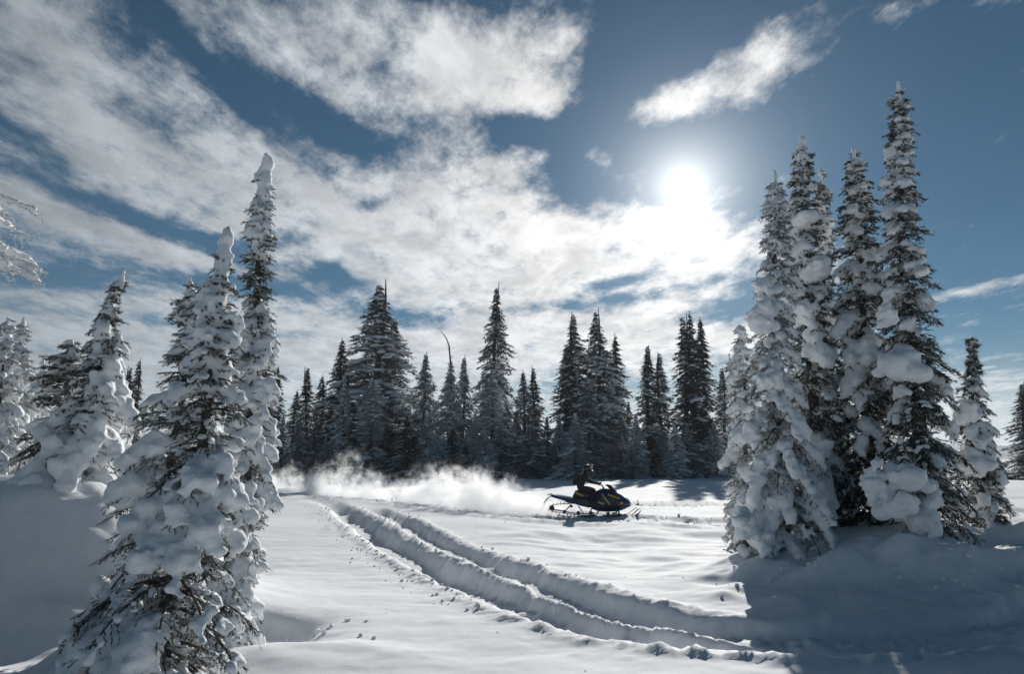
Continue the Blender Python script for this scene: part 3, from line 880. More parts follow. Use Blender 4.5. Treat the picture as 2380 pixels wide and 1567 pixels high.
def plant(kind, px, py, D, halfw_px, label, group=None, rot=None, seed=0):
    top = at_depth(px, py, D); bz = gh(top[0], top[1]) - 0.15
    p = PROTO[kind]; H = top[2] - bz
    root = empty('fir_tree', (top[0], top[1], bz))
    k = 1.22 * (halfw_px / FPX * D) / p['R']
    root.scale = (k, k, H / p['H'])
    root.rotation_euler = (0.022 * math.sin(seed * 5.1), 0.022 * math.sin(seed * 3.3 + 1), seed * 2.399 if rot is None else rot)
    link('trunk', p['t'], None, root); link('crown', p['c'], None, root); tag(link('snow_load', p['s'], None, root), kind='stuff')
    tag(root, label, 'fir tree', group)
    return root

# named individuals (top x, top y, distance, half width)
plant('broad', 885, 652, 74, 128, 'broadest tall fir of the far forest, full dark cone with snow patches', seed=1)
plant('tall2', 1147, 657, 76, 56, 'tall ragged-topped fir rising alone above its snowy neighbours in the forest', seed=2)
plant('dark', 800, 785, 73, 62, 'dark pointed fir pressed against the broadest forest fir', seed=3)
plant('spire', 925, 735, 80, 42, 'narrow fir just behind the broadest forest fir, top half showing', seed=4)
plant('tall', 1340, 722, 75, 66, 'dense fir behind the rider, left twin of the darkest pair', seed=5)
plant('broad', 1392, 712, 76, 78, 'dense fir behind the sled, right twin of the darkest pair', seed=6)
plant('spire2', 1422, 775, 80, 40, 'slim fir leaning on the right twin of the darkest pair', seed=7)
plant('spire', 1320, 800, 79, 44, 'thin fir close against the left twin of the darkest pair', seed=16)
plant('spire', 1500, 800, 74, 34, 'slender dark spire standing in the gap beyond the sled nose', seed=8)
plant('spire2', 1527, 815, 76, 34, 'slender dark spire with a snowy seedling at its foot', seed=9)
plant('spire', 1588, 732, 76, 36, 'left spire of the triple-topped fir group', seed=10)
plant('spire2', 1606, 722, 77, 38, 'middle and tallest spire of the triple-topped fir group', seed=11)
plant('spire', 1623, 738, 76, 36, 'right spire of the triple-topped fir group', seed=12)
plant('spire2', 1677, 850, 82, 30, 'single dark fir between the triple-topped group and the right clump', seed=13)
plant('dark', 620, 745, 62, 44, 'dark fir showing past the edge of the tallest left-bank fir', seed=14)
plant('spire', 652, 850, 78, 24, 'dark spike of a fir beside the snowy left-bank column', seed=15)
plant('spire', 720, 852, 78, 26, 'needle-thin fir standing in the low gap of the forest', seed=17)
plant('spire2', 748, 870, 77, 32, 'short dark fir next to the needle-thin one', seed=18)
plant('spire2', 688, 905, 82, 30, 'low dark fir at the dip of the forest skyline', seed=19)
plant('mid', 990, 815, 72, 52, 'many-tiered grey fir left of the dead curved top', seed=20)
dead = plant('laden', 1043, 832, 71, 50, 'pale fir ending in a dead curved leader', seed=21)
plant('mid', 1077, 825, 73, 42, 'snow-dusted fir right of the dead curved leader', seed=22)
plant('laden', 1140, 852, 69, 56, 'pale fir standing in front of the tall ragged-topped one', seed=23)
plant('mid', 1218, 860, 74, 44, 'grey fir, left of the close pair beyond the powder cloud', seed=24)
plant('spire2', 1246, 850, 76, 30, 'grey fir, right of the close pair beyond the powder cloud', seed=25)
plant('laden2', 806, 868, 68, 34, 'white-caked narrow fir in front of the dark pointed one', seed=26)
plant('laden', 868, 872, 67, 62, 'white-caked fir in front of the broadest forest fir', seed=27)
plant('mid', 1362, 875, 70, 54, 'greyish fir in front of the darkest pair', seed=28)
plant('laden3', 1335, 958, 64, 50, 'bushy white fir directly behind the rider', seed=29)
plant('laden2', 1532, 985, 70, 22, 'snowy seedling fir at the foot of the slender spires', seed=30)
plant('dark', 2372, 888, 62, 50, 'dark fir at the far right edge beyond the open snow', seed=31)
plant('tall', 2420, 800, 66, 60, 'tall dark fir just past the right edge', seed=39)
plant('mid', 2292, 1040, 66, 34, 'small grey fir far off behind the short snow-hung fir', seed=32)
plant('laden2', 2318, 1062, 68, 18, 'tiny fir between the small grey fir and the edge fir', seed=33)
plant('spire2', 322, 832, 60, 26, 'dark fir tip behind the bent-tipped fir', seed=34)
plant('spire', 300, 850, 66, 24, 'thin dark tip beside another behind the left bank', seed=35)
# the rest of the wood's edge: alike firs packed between those
rng = np.random.default_rng(7)
fill = [(660, 960), (700, 965), (735, 975), (770, 940), (830, 960), (905, 900), (935, 905), (950, 960), (1015, 930), (1100, 960), (1175, 930), (1195, 950),
        (1232, 985), (1265, 965), (1300, 960), (1300, 1010), (1400, 950), (1440, 960), (1462, 930), (1480, 960), (1552, 1000), (1570, 985), (1636, 940), (1650, 985),
        (1590, 980), (1515, 1010), (960, 1010), (1010, 1020), (1060, 985), (1130, 1000), (850, 1010), (780, 1020), (720, 1030), (1220, 1045), (1420, 1030), (1470, 1040),
        (600, 900), (585, 960), (640, 1010), (560, 880), (905, 985), (930, 1030), (1085, 1030), (1160, 985), (1250, 1030), (1375, 1000), (1445, 1010), (1500, 1045), (1610, 1010), (1560, 1050), (990, 960), (815, 1035), (680, 1040), (755, 1010)]
MARKS = [(885, 'the broadest forest fir'), (1147, 'the tall ragged-topped fir'), (1366, 'the darkest fir pair'), (1513, 'the slender dark spires'), (1606, 'the triple-topped fir group'),
         (1043, 'the fir with the dead curved leader'), (1232, 'the close grey pair'), (734, 'the needle-thin fir'), (610, 'the tallest left-bank fir'), (1462, 'the gap beyond the sled nose'), (1677, 'the palest clump fir')]
def fill_label(kd, x, y):
    look = {'mid': 'greyish snow-dusted', 'laden': 'white-caked drooping', 'laden2': 'narrow white-caked', 'dark': 'dark pointed', 'laden3': 'bushy squat white'}[kd]
    size = 'low ' if y > 1005 else ('' if y > 950 else 'taller ')
    m1 = min(MARKS, key=lambda q: abs(q[0] - x))
    side_ = [q for q in MARKS if q is not m1 and (q[0] - m1[0]) * (x - m1[0]) > 0]
    more = ', towards ' + min(side_, key=lambda q: abs(q[0] - x))[1] if side_ else ''
    lab = size + look + ' fir beside ' + m1[1] + more
    return lab if len(lab.split()) <= 16 else size + look + ' fir beside ' + m1[1]
kinds = ['mid', 'laden', 'laden2', 'dark', 'laden3', 'mid']
for i, (x, y) in enumerate(fill):
    D = float(rng.uniform(63, 71) if y > 955 else rng.uniform(74, 84))
    kd = kinds[int(rng.integers(len(kinds)))] if y > 930 else ('dark', 'mid')[i % 2]
    plant(kd, x + rng.normal(0, 4), y, D, float(rng.uniform(26, 46)) * (1.0 if y < 1000 else 0.85), fill_label(kd, x, y),
          'firs filling the far forest edge', seed=40 + i)
# bare curved leader of the dead-topped fir
mb = MB()
P = np.array([at_depth(x, y, 71.0) for x, y in ((1047, 900), (1048, 860), (1046, 830), (1044, 805), (1038, 788), (1030, 776), (1024, 771))])
mb.tube(P, [0.13, 0.12, 0.10, 0.085, 0.06, 0.045, 0.02], 6)
for x0, y0, x1, y1 in ((1046, 835, 1053, 826), (1045, 815, 1040, 808), (1047, 850, 1038, 843), (1047, 862, 1056, 852)):
    mb.tube(np.array([at_depth(x0, y0, 71.0), at_depth((x0 + x1) / 2, (y0 + y1) / 2 + 1, 71.05), at_depth(x1, y1, 71.1)]), [0.05, 0.035, 0.015], 5)
mat_inv = Matrix.LocRotScale(dead.location, dead.rotation_euler, dead.scale).inverted()
lo_ = mb.build('dead_leader', M_BARK, dead, True)
lo_.matrix_parent_inverse = mat_inv

# ----------------------------------------------------------------------------
# the snowmobile
# ----------------------------------------------------------------------------
M_BLUE = plain('blue_plastic', (0.008, 0.028, 0.10), 0.4)
M_BLACK = plain('black_plastic', (0.012, 0.012, 0.014), 0.5)
M_RUBBER = plain('black_rubber', (0.02, 0.02, 0.021), 0.85)
M_YELLOW = plain('yellow_decal', (0.55, 0.42, 0.02), 0.45)
M_STEEL = plain('dull_steel', (0.30, 0.31, 0.33), 0.4, 0.9)
M_AMBER = plain('amber_lens', (0.75, 0.22, 0.01), 0.25)
M_LENS = plain('clear_lens', (0.45, 0.47, 0.5), 0.1)
M_TINT = plain('tinted_windshield', (0.015, 0.017, 0.02), 0.15)
M_SUIT = plain('black_suit', (0.014, 0.014, 0.017), 0.8)
M_ORANGE = plain('rust_orange_cloth', (0.16, 0.06, 0.02), 0.8)
M_GREY = plain('grey_helmet_band', (0.10, 0.105, 0.115), 0.4)

sx, sy = on_level(1373, 1190)[:2]
sled = empty('snowmobile', (sx, sy, float(np.max(ground_h(np.array([sx - .8, sx, sx + .9, sx + 1.2]), np.full(4, sy)))) - 0.13))
sled.rotation_euler = (math.radians(-2), 0, math.radians(-3))
HOOD = np.array([(1.43, .43, .51, .10), (1.36, .33, .58, .22), (1.24, .26, .66, .33), (1.1, .2, .77, .41), (.94, .17, .87, .46), (.7, .15, .95, .47),
                 (.46, .15, .99, .42), (.25, .17, .90, .34), (.05, .24, .66, .27)])
def hood_ring(x, zb, zt, hw, k=22):
    R = []
    for j in range(k):
        a = 2 * math.pi * j / k; c, s_ = math.cos(a), math.sin(a)
        y = hw * math.copysign(abs(c) ** 0.5, c); z = math.copysign(abs(s_) ** 0.8, s_)
        y *= 1 - 0.45 * max(0, z) ** 1.5 - 0.12 * max(0, -z)
        R.append((x, y, (zb + zt) / 2 + (zt - zb) / 2 * z))
    return R
mb = MB(); mb.loft([hood_ring(*r_) for r_ in HOOD[::-1]])
hood = mb.build('hood', M_BLUE, sled, True)
def hood_y(x, z):
    o = HOOD[::-1]; zb, zt, hw = (np.interp(x, o[:, 0], o[:, i]) for i in (1, 2, 3))
    q = np.clip((z - (zb + zt) / 2) / ((zt - zb) / 2), -1, 1)
    s_ = abs(q) ** (1 / 0.8); c = math.sqrt(max(0, 1 - s_ * s_))
    return hw * c ** 0.5 * (1 - 0.45 * max(0, q) ** 1.5 - 0.12 * max(0, -q))
def decal(name, pts, wid, mat, parent, lift=0.012):
    for sgn in (-1, 1):
        mb = MB(); n = 8; P = np.array(pts, float); t = np.linspace(0, len(P) - 1, n)
        c = np.stack([np.interp(t, np.arange(len(P)), P[:, i]) for i in (0, 1)], -1)
        tg = np.gradient(c, axis=0); tg /= np.linalg.norm(tg, axis=1)[:, None]; nr = np.stack([-tg[:, 1], tg[:, 0]], -1)
        rings = []
        for i in range(n):
            q = []
            for o, l in ((-1, -0.02), (1, -0.02), (1, lift), (-1, lift)):
                xz = c[i] + nr[i] * wid / 2 * o
                q.append((xz[0], sgn * (hood_y(xz[0], xz[1]) + l), xz[1]))
            rings.append(q)
        mb.loft(rings); mb.build(name, mat, parent)
decal('stripe', [(.60, .76), (1.02, .62)], .065, M_YELLOW, hood)
decal('stripe', [(.40, .78), (.47, .66), (.58, .52), (.66, .40)], .05, M_YELLOW, hood)
decal('stripe', [(.26, .50), (.46, .42)], .06, M_YELLOW, hood)
decal('side_vent', [(.74, .52), (.88, .36)], .18, M_BLACK, hood)
decal('lower_panel', [(.24, .26), (1.1, .29)], .15, M_BLACK, hood)
decal('knee_panel', [(.12, .42), (.26, .78)], .20, M_BLACK, hood)
decal('turn_signal', [(1.03, .46), (1.12, .47)], .085, M_AMBER, hood, 0.02)
mb = MB(); mb.loft([[(1.30, -.16, .56), (1.30, .16, .56), (1.30, .16, .64), (1.30, -.16, .64)], [(1.40, -.12, .52), (1.40, .12, .52), (1.385, .12, .575), (1.385, -.12, .575)]])
mb.build('headlight', M_LENS, hood)
mb = MB()
rings = []
for x, z, hw in ((.98, .86, .26), (.90, .94, .25), (.82, 1.02, .22), (.74, 1.11, .17), (.66, 1.13, .12)):
    ys = np.linspace(-1, 1, 9)
    fr = [(x - .10 * y * y, y * hw, z - 0.03 * y * y) for y in ys]
    rings.append(fr + [(a - .03, b, c - .02) for a, b, c in fr[::-1]])
mb.loft(rings); mb.build('windshield', M_TINT, sled, True)
mb = MB(); mb.loft([[(x, y, z) for y, z in ((-.14, zb), (.14, zb), (.15, zt - .05), (.10, zt), (-.10, zt), (-.15, zt - .05))]
                    for x, zb, zt in ((-.64, .58, .70), (-.54, .56, .90), (-.38, .54, .91), (-.1, .5, .86), (.15, .45, .86), (.34, .5, .92))])
seat = mb.build('seat', M_BLACK, sled, True)
for sgn in (-1, 1):
    mb = MB(); mb.loft([[(x, sgn * .13, z - .028), (x, sgn * .165, z - .028), (x, sgn * .16, z + .028), (x, sgn * .13, z + .028)] for x, z in ((-.55, .83), (-.42, .77), (-.27, .70))])
    mb.build('stripe', M_YELLOW, seat)
mb = MB(); mb.prism([(-1.46, .68), (-1.44, .73), (-.9, .66), (-.5, .60), (.3, .52), (.3, .30), (-.1, .30), (-.34, .35), (-.84, .50)], -.2, .2)
tunnel = mb.build('tunnel', M_BLUE, sled, bevel=0.012)
mb = MB(); mb.prism([(-1.42, .727), (-1.35, .755), (-1.1, .745), (-.8, .70), (-.64, .665), (-.64, .615), (-.9, .655)], -.15, .15)
mb.build('snow_dusting', M_SNOW_TREE, tunnel)
for sgn in (-1, 1):
    mb = MB(); mb.loft([[(x, sgn * .19, z), (x, sgn * w_, z - .01), (x, sgn * w_, z + .03), (x, sgn * .19, z + .03)] for x, z, w_ in ((-.9, .50, .30), (-.4, .40, .36), (.05, .33, .38), (.32, .32, .38))])
    mb.build('running_board', M_BLACK, sled)
mb = MB(); mb.prism([(-1.43, .70), (-1.46, .70), (-1.60, .60), (-1.72, .44), (-1.69, .44), (-1.56, .58)], -.21, .21); mb.build('snow_flap', M_RUBBER, sled)
mb = MB(); mb.tube([(-1.30, -.2, .70), (-1.45, -.2, .77), (-1.52, -.16, .74), (-1.54, 0, .73), (-1.52, .16, .74), (-1.45, .2, .77), (-1.30, .2, .70)], .018, 6); mb.build('rear_bumper', M_BLACK, sled, True)
mb = MB(); mb.box((-1.41, 0, .765), (.07, .2, .05)); mb.build('tail_light', M_BLACK, sled, bevel=.01)
mb = MB(); mb.tube([(1.16, -.26, .28), (1.34, -.24, .34), (1.42, -.12, .37), (1.42, .12, .37), (1.34, .24, .34), (1.16, .26, .28)], .02, 6); mb.build('front_bumper', M_BLACK, sled, True)
# track
loop = [(.22, .10), (.0, .03), (-.4, .035), (-.8, .08), (-1.3, .15), (-1.46, .20), (-1.52, .29), (-1.44, .37), (-1.2, .40), (-.8, .42), (-.3, .44), (.1, .47), (.30, .42), (.34, .28), (.30, .16)]
LP = np.array(loop + [loop[0]], float)
ss_ = np.r_[0, np.cumsum(np.linalg.norm(np.diff(LP, axis=0), axis=1))]
tq = np.linspace(0, ss_[-1], 60, endpoint=False)
LC = np.stack([np.interp(tq, ss_, LP[:, i]) for i in (0, 1)], -1)
for _ in range(3): LC = LC * .5 + (np.roll(LC, 1, 0) + np.roll(LC, -1, 0)) * .25
ctr = LC.mean(0)
tg = np.roll(LC, -1, 0) - np.roll(LC, 1, 0); tg /= np.linalg.norm(tg, axis=1)[:, None]; nr = np.stack([tg[:, 1], -tg[:, 0]], -1)
if np.mean(np.sum(nr * (LC - ctr), 1)) < 0: nr = -nr
mb = MB(); V = []; F = []
for c, n_ in zip(LC, nr):
    for yy, o in ((-.19, 0), (.19, 0), (.19, .018), (-.19, .018)): V.append((c[0] + n_[0] * o, yy, c[1] + n_[1] * o))
k = len(LC)
for i in range(k):
    for j in range(4):
        F.append((i * 4 + j, i * 4 + (j + 1) % 4, ((i + 1) % k) * 4 + (j + 1) % 4, ((i + 1) % k) * 4 + j))
mb.add(V, F); track = mb.build('track', M_RUBBER, sled)
lug = MB(); lug.box((0, 0, .030), (.022, .34, .06)); lug_o = None
for i in range(0, k, 2):
    R3 = Matrix(((tg[i][0], 0, nr[i][0]), (0, 1, 0), (tg[i][1], 0, nr[i][1]))).to_4x4()
    if lug_o is None: lo2 = lug_o = lug.build('lug', M_RUBBER, track)
    else: lo2 = link('lug', lug_o.data, None, track)
    lo2.matrix_local = Matrix.Translation((LC[i][0] + nr[i][0] * .012, 0, LC[i][1] + nr[i][1] * .012)) @ R3
def disc(mb, c, r_, wd, seg=14):
    mb.tube([(c[0], c[1] - wd / 2, c[2]), (c[0], c[1] + wd / 2, c[2])], r_, seg)
for x, z, r_ in ((-1.40, .275, .09), (-.95, .15, .06), (-.45, .11, .06), (.0, .11, .06), (.2, .34, .10), (-.7, .34, .05)):
    for yy in (-.13, .13):
        mb = MB(); disc(mb, (x, yy, z), r_, .03); mb.build('idler_wheel', M_BLACK, sled, False)
for yy in (-.10, .10):
    mb = MB(); mb.loft([[(x, yy - .012, z), (x, yy + .012, z), (x, yy + .012, z + .05), (x, yy - .012, z + .05)] for x, z in ((.12, .08), (-.1, .05), (-.5, .06), (-1.38, .20))]); mb.build('slide_rail', M_STEEL, sled)
    for pa, pb in (((-.95, yy, .14), (-.70, yy, .40)), ((-.25, yy, .08), (-.45, yy, .36)), ((-.05, yy, .08), (.08, yy, .34))):
        mb = MB(); mb.tube([pa, pb], .018, 6); mb.build('suspension_arm', M_BLACK, sled)
# skis and front end
for sgn in (-1, 1):
    y0 = sgn * .49
    mb = MB(); rings = []
    for x, z, hw in ((.42, .03, .04), (.6, .0, .07), (1.0, -.005, .075), (1.4, .0, .075), (1.55, .03, .065), (1.66, .10, .05), (1.72, .17, .03)):
        rings.append([(x, y0 - hw, z), (x, y0 + hw, z), (x, y0 + hw * .8, z + .03), (x, y0 + .02, z + .045), (x, y0 - .02, z + .045), (x, y0 - hw * .8, z + .03)])
    mb.loft(rings); ski = mb.build('ski', M_BLACK, sled)
    mb = MB(); mb.tube([(1.70, y0, .17), (1.78, y0, .25), (1.70, y0, .28), (1.52, y0, .16), (1.40, y0, .05)], .014, 6); mb.build('ski_loop', M_STEEL, ski, True)
    mb = MB(); mb.tube([(.99, y0, .02), (.96, y0 - sgn * .02, .18), (.92, y0 - sgn * .05, .36)], [.035, .03, .025], 8); mb.build('spindle', M_BLACK, sled, True)
    mb = MB()
    for xa in (.80, 1.06): mb.tube([(.95, y0 - sgn * .02, .17), (xa, sgn * .18, .28)], .016, 6)
    mb.tube([(.93, y0 - sgn * .04, .33), (.85, sgn * .18, .40)], .014, 6); mb.build('control_arm', M_STEEL, sled, True)
    mb = MB(); mb.tube([(.95, y0 - sgn * .07, .18), (.9, sgn * .26, .52)], .03, 8); mb.build('shock_absorber', M_BLACK, sled, True)
mb = MB(); mb.tube([(.52, 0, .94), (.40, 0, 1.12)], .025, 8); mb.tube([(.30, -.40, 1.10), (.36, -.2, 1.15), (.40, 0, 1.14), (.36, .2, 1.15), (.30, .40, 1.10)], .014, 8)
bar = mb.build('handlebar', M_BLACK, sled, True)
for sgn in (-1, 1):
    mb = MB(); mb.tube([(.375, sgn * .10, 1.17), (.345, sgn * .26, 1.15)], .02, 6); mb.box((.37, sgn * .24, 1.17), (.06, .05, .05)); mb.build('brake_lever', M_BLACK, bar)
tag(sled, 'dark blue snowmobile with yellow stripes speeding along the packed trail, skis forward', 'snowmobile')

# ----------------------------------------------------------------------------
# the rider
# ----------------------------------------------------------------------------
rider = empty('person', sled.location + Vector((0.01, 0, -0.03)))
rider.scale = (1.03, 1.03, 1.03)
rider.rotation_euler = sled.rotation_euler
def skin_body(name, verts, edges, radii, mat, parent, sub=2):
    me = bpy.data.meshes.new(name + '_sk'); me.from_pydata(verts, edges, [])
    o = bpy.data.objects.new(name + '_sk', me); C.objects.link(o)
    o.modifiers.new('k', 'SKIN'); sv = o.data.skin_vertices[0].data
    for i, r_ in enumerate(radii): sv[i].radius = r_ if isinstance(r_, tuple) else (r_, r_)
    sv[0].use_root = True
    sb = o.modifiers.new('s', 'SUBSURF'); sb.levels = sub; sb.render_levels = sub
    dg = bpy.context.evaluated_depsgraph_get()
    m2 = bpy.data.meshes.new_from_object(o.evaluated_get(dg)); bpy.data.objects.remove(o); bpy.data.meshes.remove(me)
    m2.name = name; m2.materials.clear()
    m2.polygons.foreach_set('use_smooth', np.ones(len(m2.polygons), dtype=bool))
    return link(name, m2, mat, parent)
V = [(-.42, 0, 1.00), (-.36, 0, 1.18), (-.27, 0, 1.36), (-.19, 0, 1.48), (-.15, 0, 1.56), (-.10, 0, 1.66)]
E = [(0, 1), (1, 2), (2, 3), (3, 4), (4, 5)]; R_ = [(.20, .20), (.21, .19), (.22, .21), .09, .08, .10]
for sgn in (-1, 1):
    b = len(V)
    V += [(-.23, sgn * .19, 1.42), (-.10, sgn * .31, 1.27), (.02, sgn * .37, 1.20), (.17, sgn * .37, 1.17), (.27, sgn * .36, 1.145)]
    E += [(2, b), (b, b + 1), (b + 1, b + 2), (b + 2, b + 3), (b + 3, b + 4)]; R_ += [.095, .078, .068, .058, .045]
    b = len(V)
    V += [(-.36, sgn * .13, .96), (-.12, sgn * .21, .96), (.12, sgn * .25, .92), (.06, sgn * .28, .70), (-.06, sgn * .29, .50), (.02, sgn * .30, .42), (.13, sgn * .31, .41)]
    E += [(0, b)] + [(b + i, b + i + 1) for i in range(6)]; R_ += [.12, .105, .088, .08, .066, .06, .045]
body = skin_body('body', V, E, R_, M_SUIT, rider)
# helmet with chin bar and peak
def ellip(mb, c, r_, zlo=-2):
    v, f = ICO2; mb.add(v * np.array(r_) + np.array(c), f)
mb = MB(); ellip(mb, (-.10, 0, 1.67), (.15, .125, .14)); mb.tube([(-.08, -.115, 1.60), (.04, -.09, 1.57), (.09, 0, 1.565), (.04, .09, 1.57), (-.08, .115, 1.60)], .038, 8)
helmet = mb.build('helmet', M_BLACK, rider, True)
mb = MB(); mb.loft([[(x, y, z + .02 - .5 * y * y) for y in np.linspace(-hw, hw, 6)] + [(x, y, z - .5 * y * y) for y in np.linspace(hw, -hw, 6)] for x, z, hw in ((-.05, 1.785, .09), (.05, 1.78, .085), (.14, 1.755, .06))]); mb.build('peak', M_BLACK, helmet)
mb = MB(); mb.tube([(-.14, -.128, 1.66), (-.02, -.118, 1.675), (.04, -.07, 1.68), (.06, 0, 1.68), (.04, .07, 1.68), (-.02, .118, 1.675), (-.14, .128, 1.66)], .032, 8); mb.build('goggles', M_GREY, helmet, True)
# gloves gripping the bar: palm, four fingers of different length and a thumb
for sgn in (-1, 1):
    c = np.array([.305, sgn * .36, 1.115])
    mb = MB(); mb.loft([[(x, c[1] + y, z) for y, z in ((-.045, zc_ - .018), (.045, zc_ - .018), (.045, zc_ + .022), (-.045, zc_ + .022))] for x, zc_ in ((.25, 1.145), (.29, 1.15), (.325, 1.14))])
    for i, (dy, ln) in enumerate(((-.036, .9), (-.012, 1.05), (.012, 1.0), (.036, .8))):
        y = c[1] + sgn * dy
        mb.tube([(.315, y, 1.142), (.335, y, 1.125), (.337, y, 1.10), (.33 - .01 * ln, y, 1.085), (.30 - .012 * ln, y, 1.083)], [.012, .012, .011, .010, .008], 6)
    mb.tube([(.275, c[1] - sgn * .04, 1.14), (.285, c[1] - sgn * .06, 1.12), (.305, c[1] - sgn * .064, 1.095), (.325, c[1] - sgn * .058, 1.085)], [.014, .013, .012, .010], 6)
    mb.build('glove', M_BLACK, rider, True)
    mb = MB(); mb.loft([[(x, sgn * .305 + y, z) for y, z in ((-hw, .365), (hw, .365), (hw * .9, zt), (-hw * .9, zt))] for x, hw, zt in ((-.13, .045, .50), (-.02, .05, .54), (.06, .052, .46), (.17, .05, .43), (.20, .03, .40))]); mb.build('boot', M_BLACK, rider, bevel=.01)
mb = MB(); mb.loft([[(x0 + dz * .25, y, 1.08 + dz) for x0, y in ((-.62, -.12), (-.62, .12), (-.46, .15), (-.46, -.15))] for dz in (0, .1, .25, .36)])
pack = mb.build('backpack', M_SUIT, rider, bevel=.03)
mb = MB(); mb.box((-.60, 0, 1.26), (.035, .2, .22), np.array(Matrix.Rotation(math.radians(14), 3, 'Y'))); mb.build('pocket', M_ORANGE, pack, bevel=.01)
mb = MB(); mb.box((-.17, -.17, 1.40), (.06, .05, .09)); mb.build('collar_patch', M_ORANGE, rider, bevel=.012)
tag(rider, 'rider in black suit and helmet crouched on the snowmobile, gripping the handlebar', 'person')

# ----------------------------------------------------------------------------
# powder thrown up behind the sled
# ----------------------------------------------------------------------------
def spray():
    A = np.array([*on_level(1292, 1190)[:2], 0.0]); B = np.array([*on_level(590, 1133)[:2], 0.0])
    axis_ = B - A; Lq = float(np.linalg.norm(axis_)); u = axis_ / Lq
    rot = math.atan2(u[1], u[0])
    mb = MB(); mb.box((Lq / 2, 0, 1.55), (Lq, 5.0, 3.3))
    m = bpy.data.materials.new('powder_cloud'); m.use_nodes = True
    t = NT(m.node_tree); m.node_tree.nodes.clear()
    o_ = t.node('ShaderNodeOutputMaterial'); pv = t.node('ShaderNodeVolumePrincipled'); t.link(pv.outputs[0], o_.inputs['Volume'])
    pv.inputs['Color'].default_value = (0.985, 0.99, 0.995, 1); pv.inputs['Anisotropy'].default_value = 0.35
    pos = t.node('ShaderNodeTexCoord').outputs['Object']
    tot = None
    Ainv = lambda px, py: (np.array(on_level(px, py)) - A)
    lobes = []
    for px, base, top, wdt in ((1262, 1190, 1158, .9), (1215, 1188, 1132, 1.2), (1150, 1182, 1102, 1.3), (1085, 1176, 1092, 1.2), (1015, 1170, 1088, 1.3), (950, 1165, 1108, 1.4),
                               (870, 1158, 1095, 1.7), (795, 1152, 1060, 1.8), (735, 1148, 1080, 1.3), (670, 1140, 1082, 2.0), (620, 1136, 1098, 1.6)):
        P = on_level(px, base); h = (base - top) / FPX * P[1]
        d = P - A; lobes.append((d[0] * u[0] + d[1] * u[1], -d[0] * u[1] + d[1] * u[0], h, wdt))
    for (lx, ly, h, wd) in lobes:
        k = t.node('ShaderNodeMapping', vector_type='TEXTURE')
        k.inputs['Location'].default_value = (lx, ly, 0.15); k.inputs['Scale'].default_value = (wd * 0.95, 1.05, h * 1.0)
        t.link(pos, k.inputs[0])
        g = t.m('EXPONENT', t.m('MULTIPLY', t.vm('DOT_PRODUCT', k.outputs[0], k.outputs[0]), -1.0))
        tot = g if tot is None else t.m('ADD', tot, g)
    n1 = t.noise(pos, 1.9, 6.0, 0.68, 0.3)
    n2 = t.noise(pos, 0.45, 2.0, 0.5)
    e = t.m('ADD', tot, t.m('MULTIPLY', t.m('SUBTRACT', n1, 0.5), 2.5))
    e = t.m('ADD', e, t.m('MULTIPLY', t.m('SUBTRACT', n2, 0.5), 0.9))
    gate = t.ramp(tot, 0.10, 0.35)
    dn = t.m('MULTIPLY', t.m('MULTIPLY', t.ramp(e, 0.38, 1.15), gate), 1.7)
    t.link(dn, pv.inputs['Density'])
    m.cycles.volume_step_rate = 0.6 if hasattr(m.cycles, 'volume_step_rate') else 1.0
    o = mb.build('snow_spray', m)
    o.location = (A[0], A[1], gh(A[0], A[1]) - 0.05); o.rotation_euler = (0, 0, rot)
    tag(o, 'billowing cloud of powder snow trailing behind the snowmobile', 'snow spray', kind='stuff')
spray()

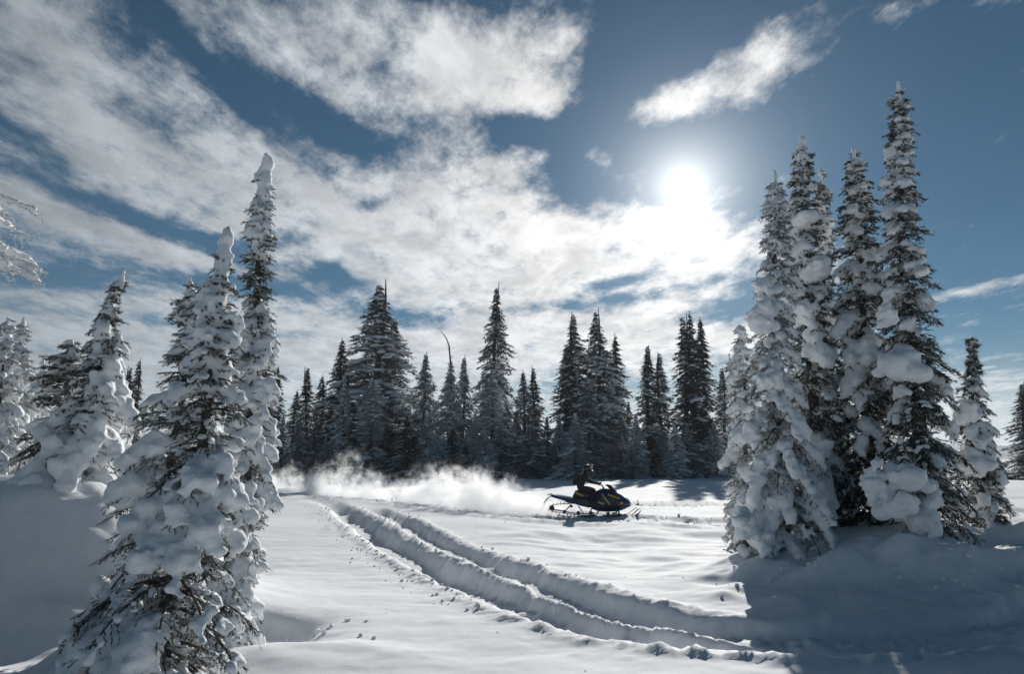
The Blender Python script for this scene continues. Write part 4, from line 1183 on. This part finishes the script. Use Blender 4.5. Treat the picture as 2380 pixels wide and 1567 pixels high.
# clods thrown out along the tracks
rng = np.random.default_rng(99)
CP, CR = [], []
def strew(curve, n, lo, hi, side, rmin, rmax, s0=0.0, s1=1.0):
    for _ in range(n):
        q = rng.uniform(s0, s1) * (len(curve) - 2); i = int(q); f_ = q - i
        p = curve[i] * (1 - f_) + curve[i + 1] * f_; tg_ = curve[i + 1] - curve[i]; tg_ = tg_ / np.linalg.norm(tg_)
        sgn = side if side else rng.choice((-1, 1)); d = abs(rng.normal(0, 1)) * (hi - lo) * 0.5 + lo
        p = p + np.array([-tg_[1], tg_[0]]) * sgn * d
        CP.append(p); CR.append(rmin + (rmax - rmin) * rng.random() ** 3)
strew(TRENCH_NEAR, 420, .50, 1.1, -1, .006, .034, 0.25, 0.75)
strew(TRENCH_NEAR, 160, .44, .8, 1, .008, .035, 0.25, 0.75)
strew(TRENCH_FAR, 160, .42, .9, 0, .008, .04, 0.04, 0.62)
for cx_, cy_, rx_, ry_, n_ in ((6.0, 9.9, 2.6, .8, 150), (-2.2, 8.2, .7, .6, 24), (4.0, 10.6, 1.0, .7, 60), (1.5, 9.0, 4.0, 3.0, 20)):
    for _ in range(n_):
        CP.append(np.array([cx_ + rng.normal(0, rx_ * .5), cy_ + rng.normal(0, ry_ * .5)])); CR.append(.008 + .03 * rng.random() ** 3)
strew(TRAIL, 700, .0, 2.2, 0, .02, .07, 0.1, 0.9)
strew(TRAIL_BACK, 260, .0, 1.4, 0, .02, .07, 0.0, 0.9)
CP = np.array(CP); CR = np.array(CR); cz = ground_h(CP[:, 0], CP[:, 1])
v, f = ICO1
lv = v[None] * CR[:, None, None] * (1 + rng.normal(0, .22, (len(CP), len(v), 1))) * np.array([1, 1, .75]) + np.c_[CP, cz + CR * .25][:, None]
o = link('snow_clods', np_mesh('snow_clods', lv.reshape(-1, 3), (f[None] + (np.arange(len(CP)) * len(v))[:, None, None]).reshape(-1, 3), False), M_SNOW_GROUND)
tag(o, 'crumbs and clods of snow scattered along the tracks and the trail', 'snow crumbs', kind='stuff')

# ----------------------------------------------------------------------------
# cold thin haze
# ----------------------------------------------------------------------------
mb = MB(); mb.box((0, 1450, 60.0), (6640, 3760, 150.0))
mh = bpy.data.materials.new('haze'); mh.use_nodes = True; mh.node_tree.nodes.clear()
th = NT(mh.node_tree); oh = th.node('ShaderNodeOutputMaterial'); ph = th.node('ShaderNodeVolumePrincipled'); th.link(ph.outputs[0], oh.inputs['Volume'])
ph.inputs['Color'].default_value = (0.80, 0.88, 0.95, 1); ph.inputs['Density'].default_value = 0.00022; ph.inputs['Anisotropy'].default_value = 0.2
ho = mb.build('haze', mh)
tag(ho, 'thin cold haze filling the air over the snowfield', 'haze', kind='stuff')
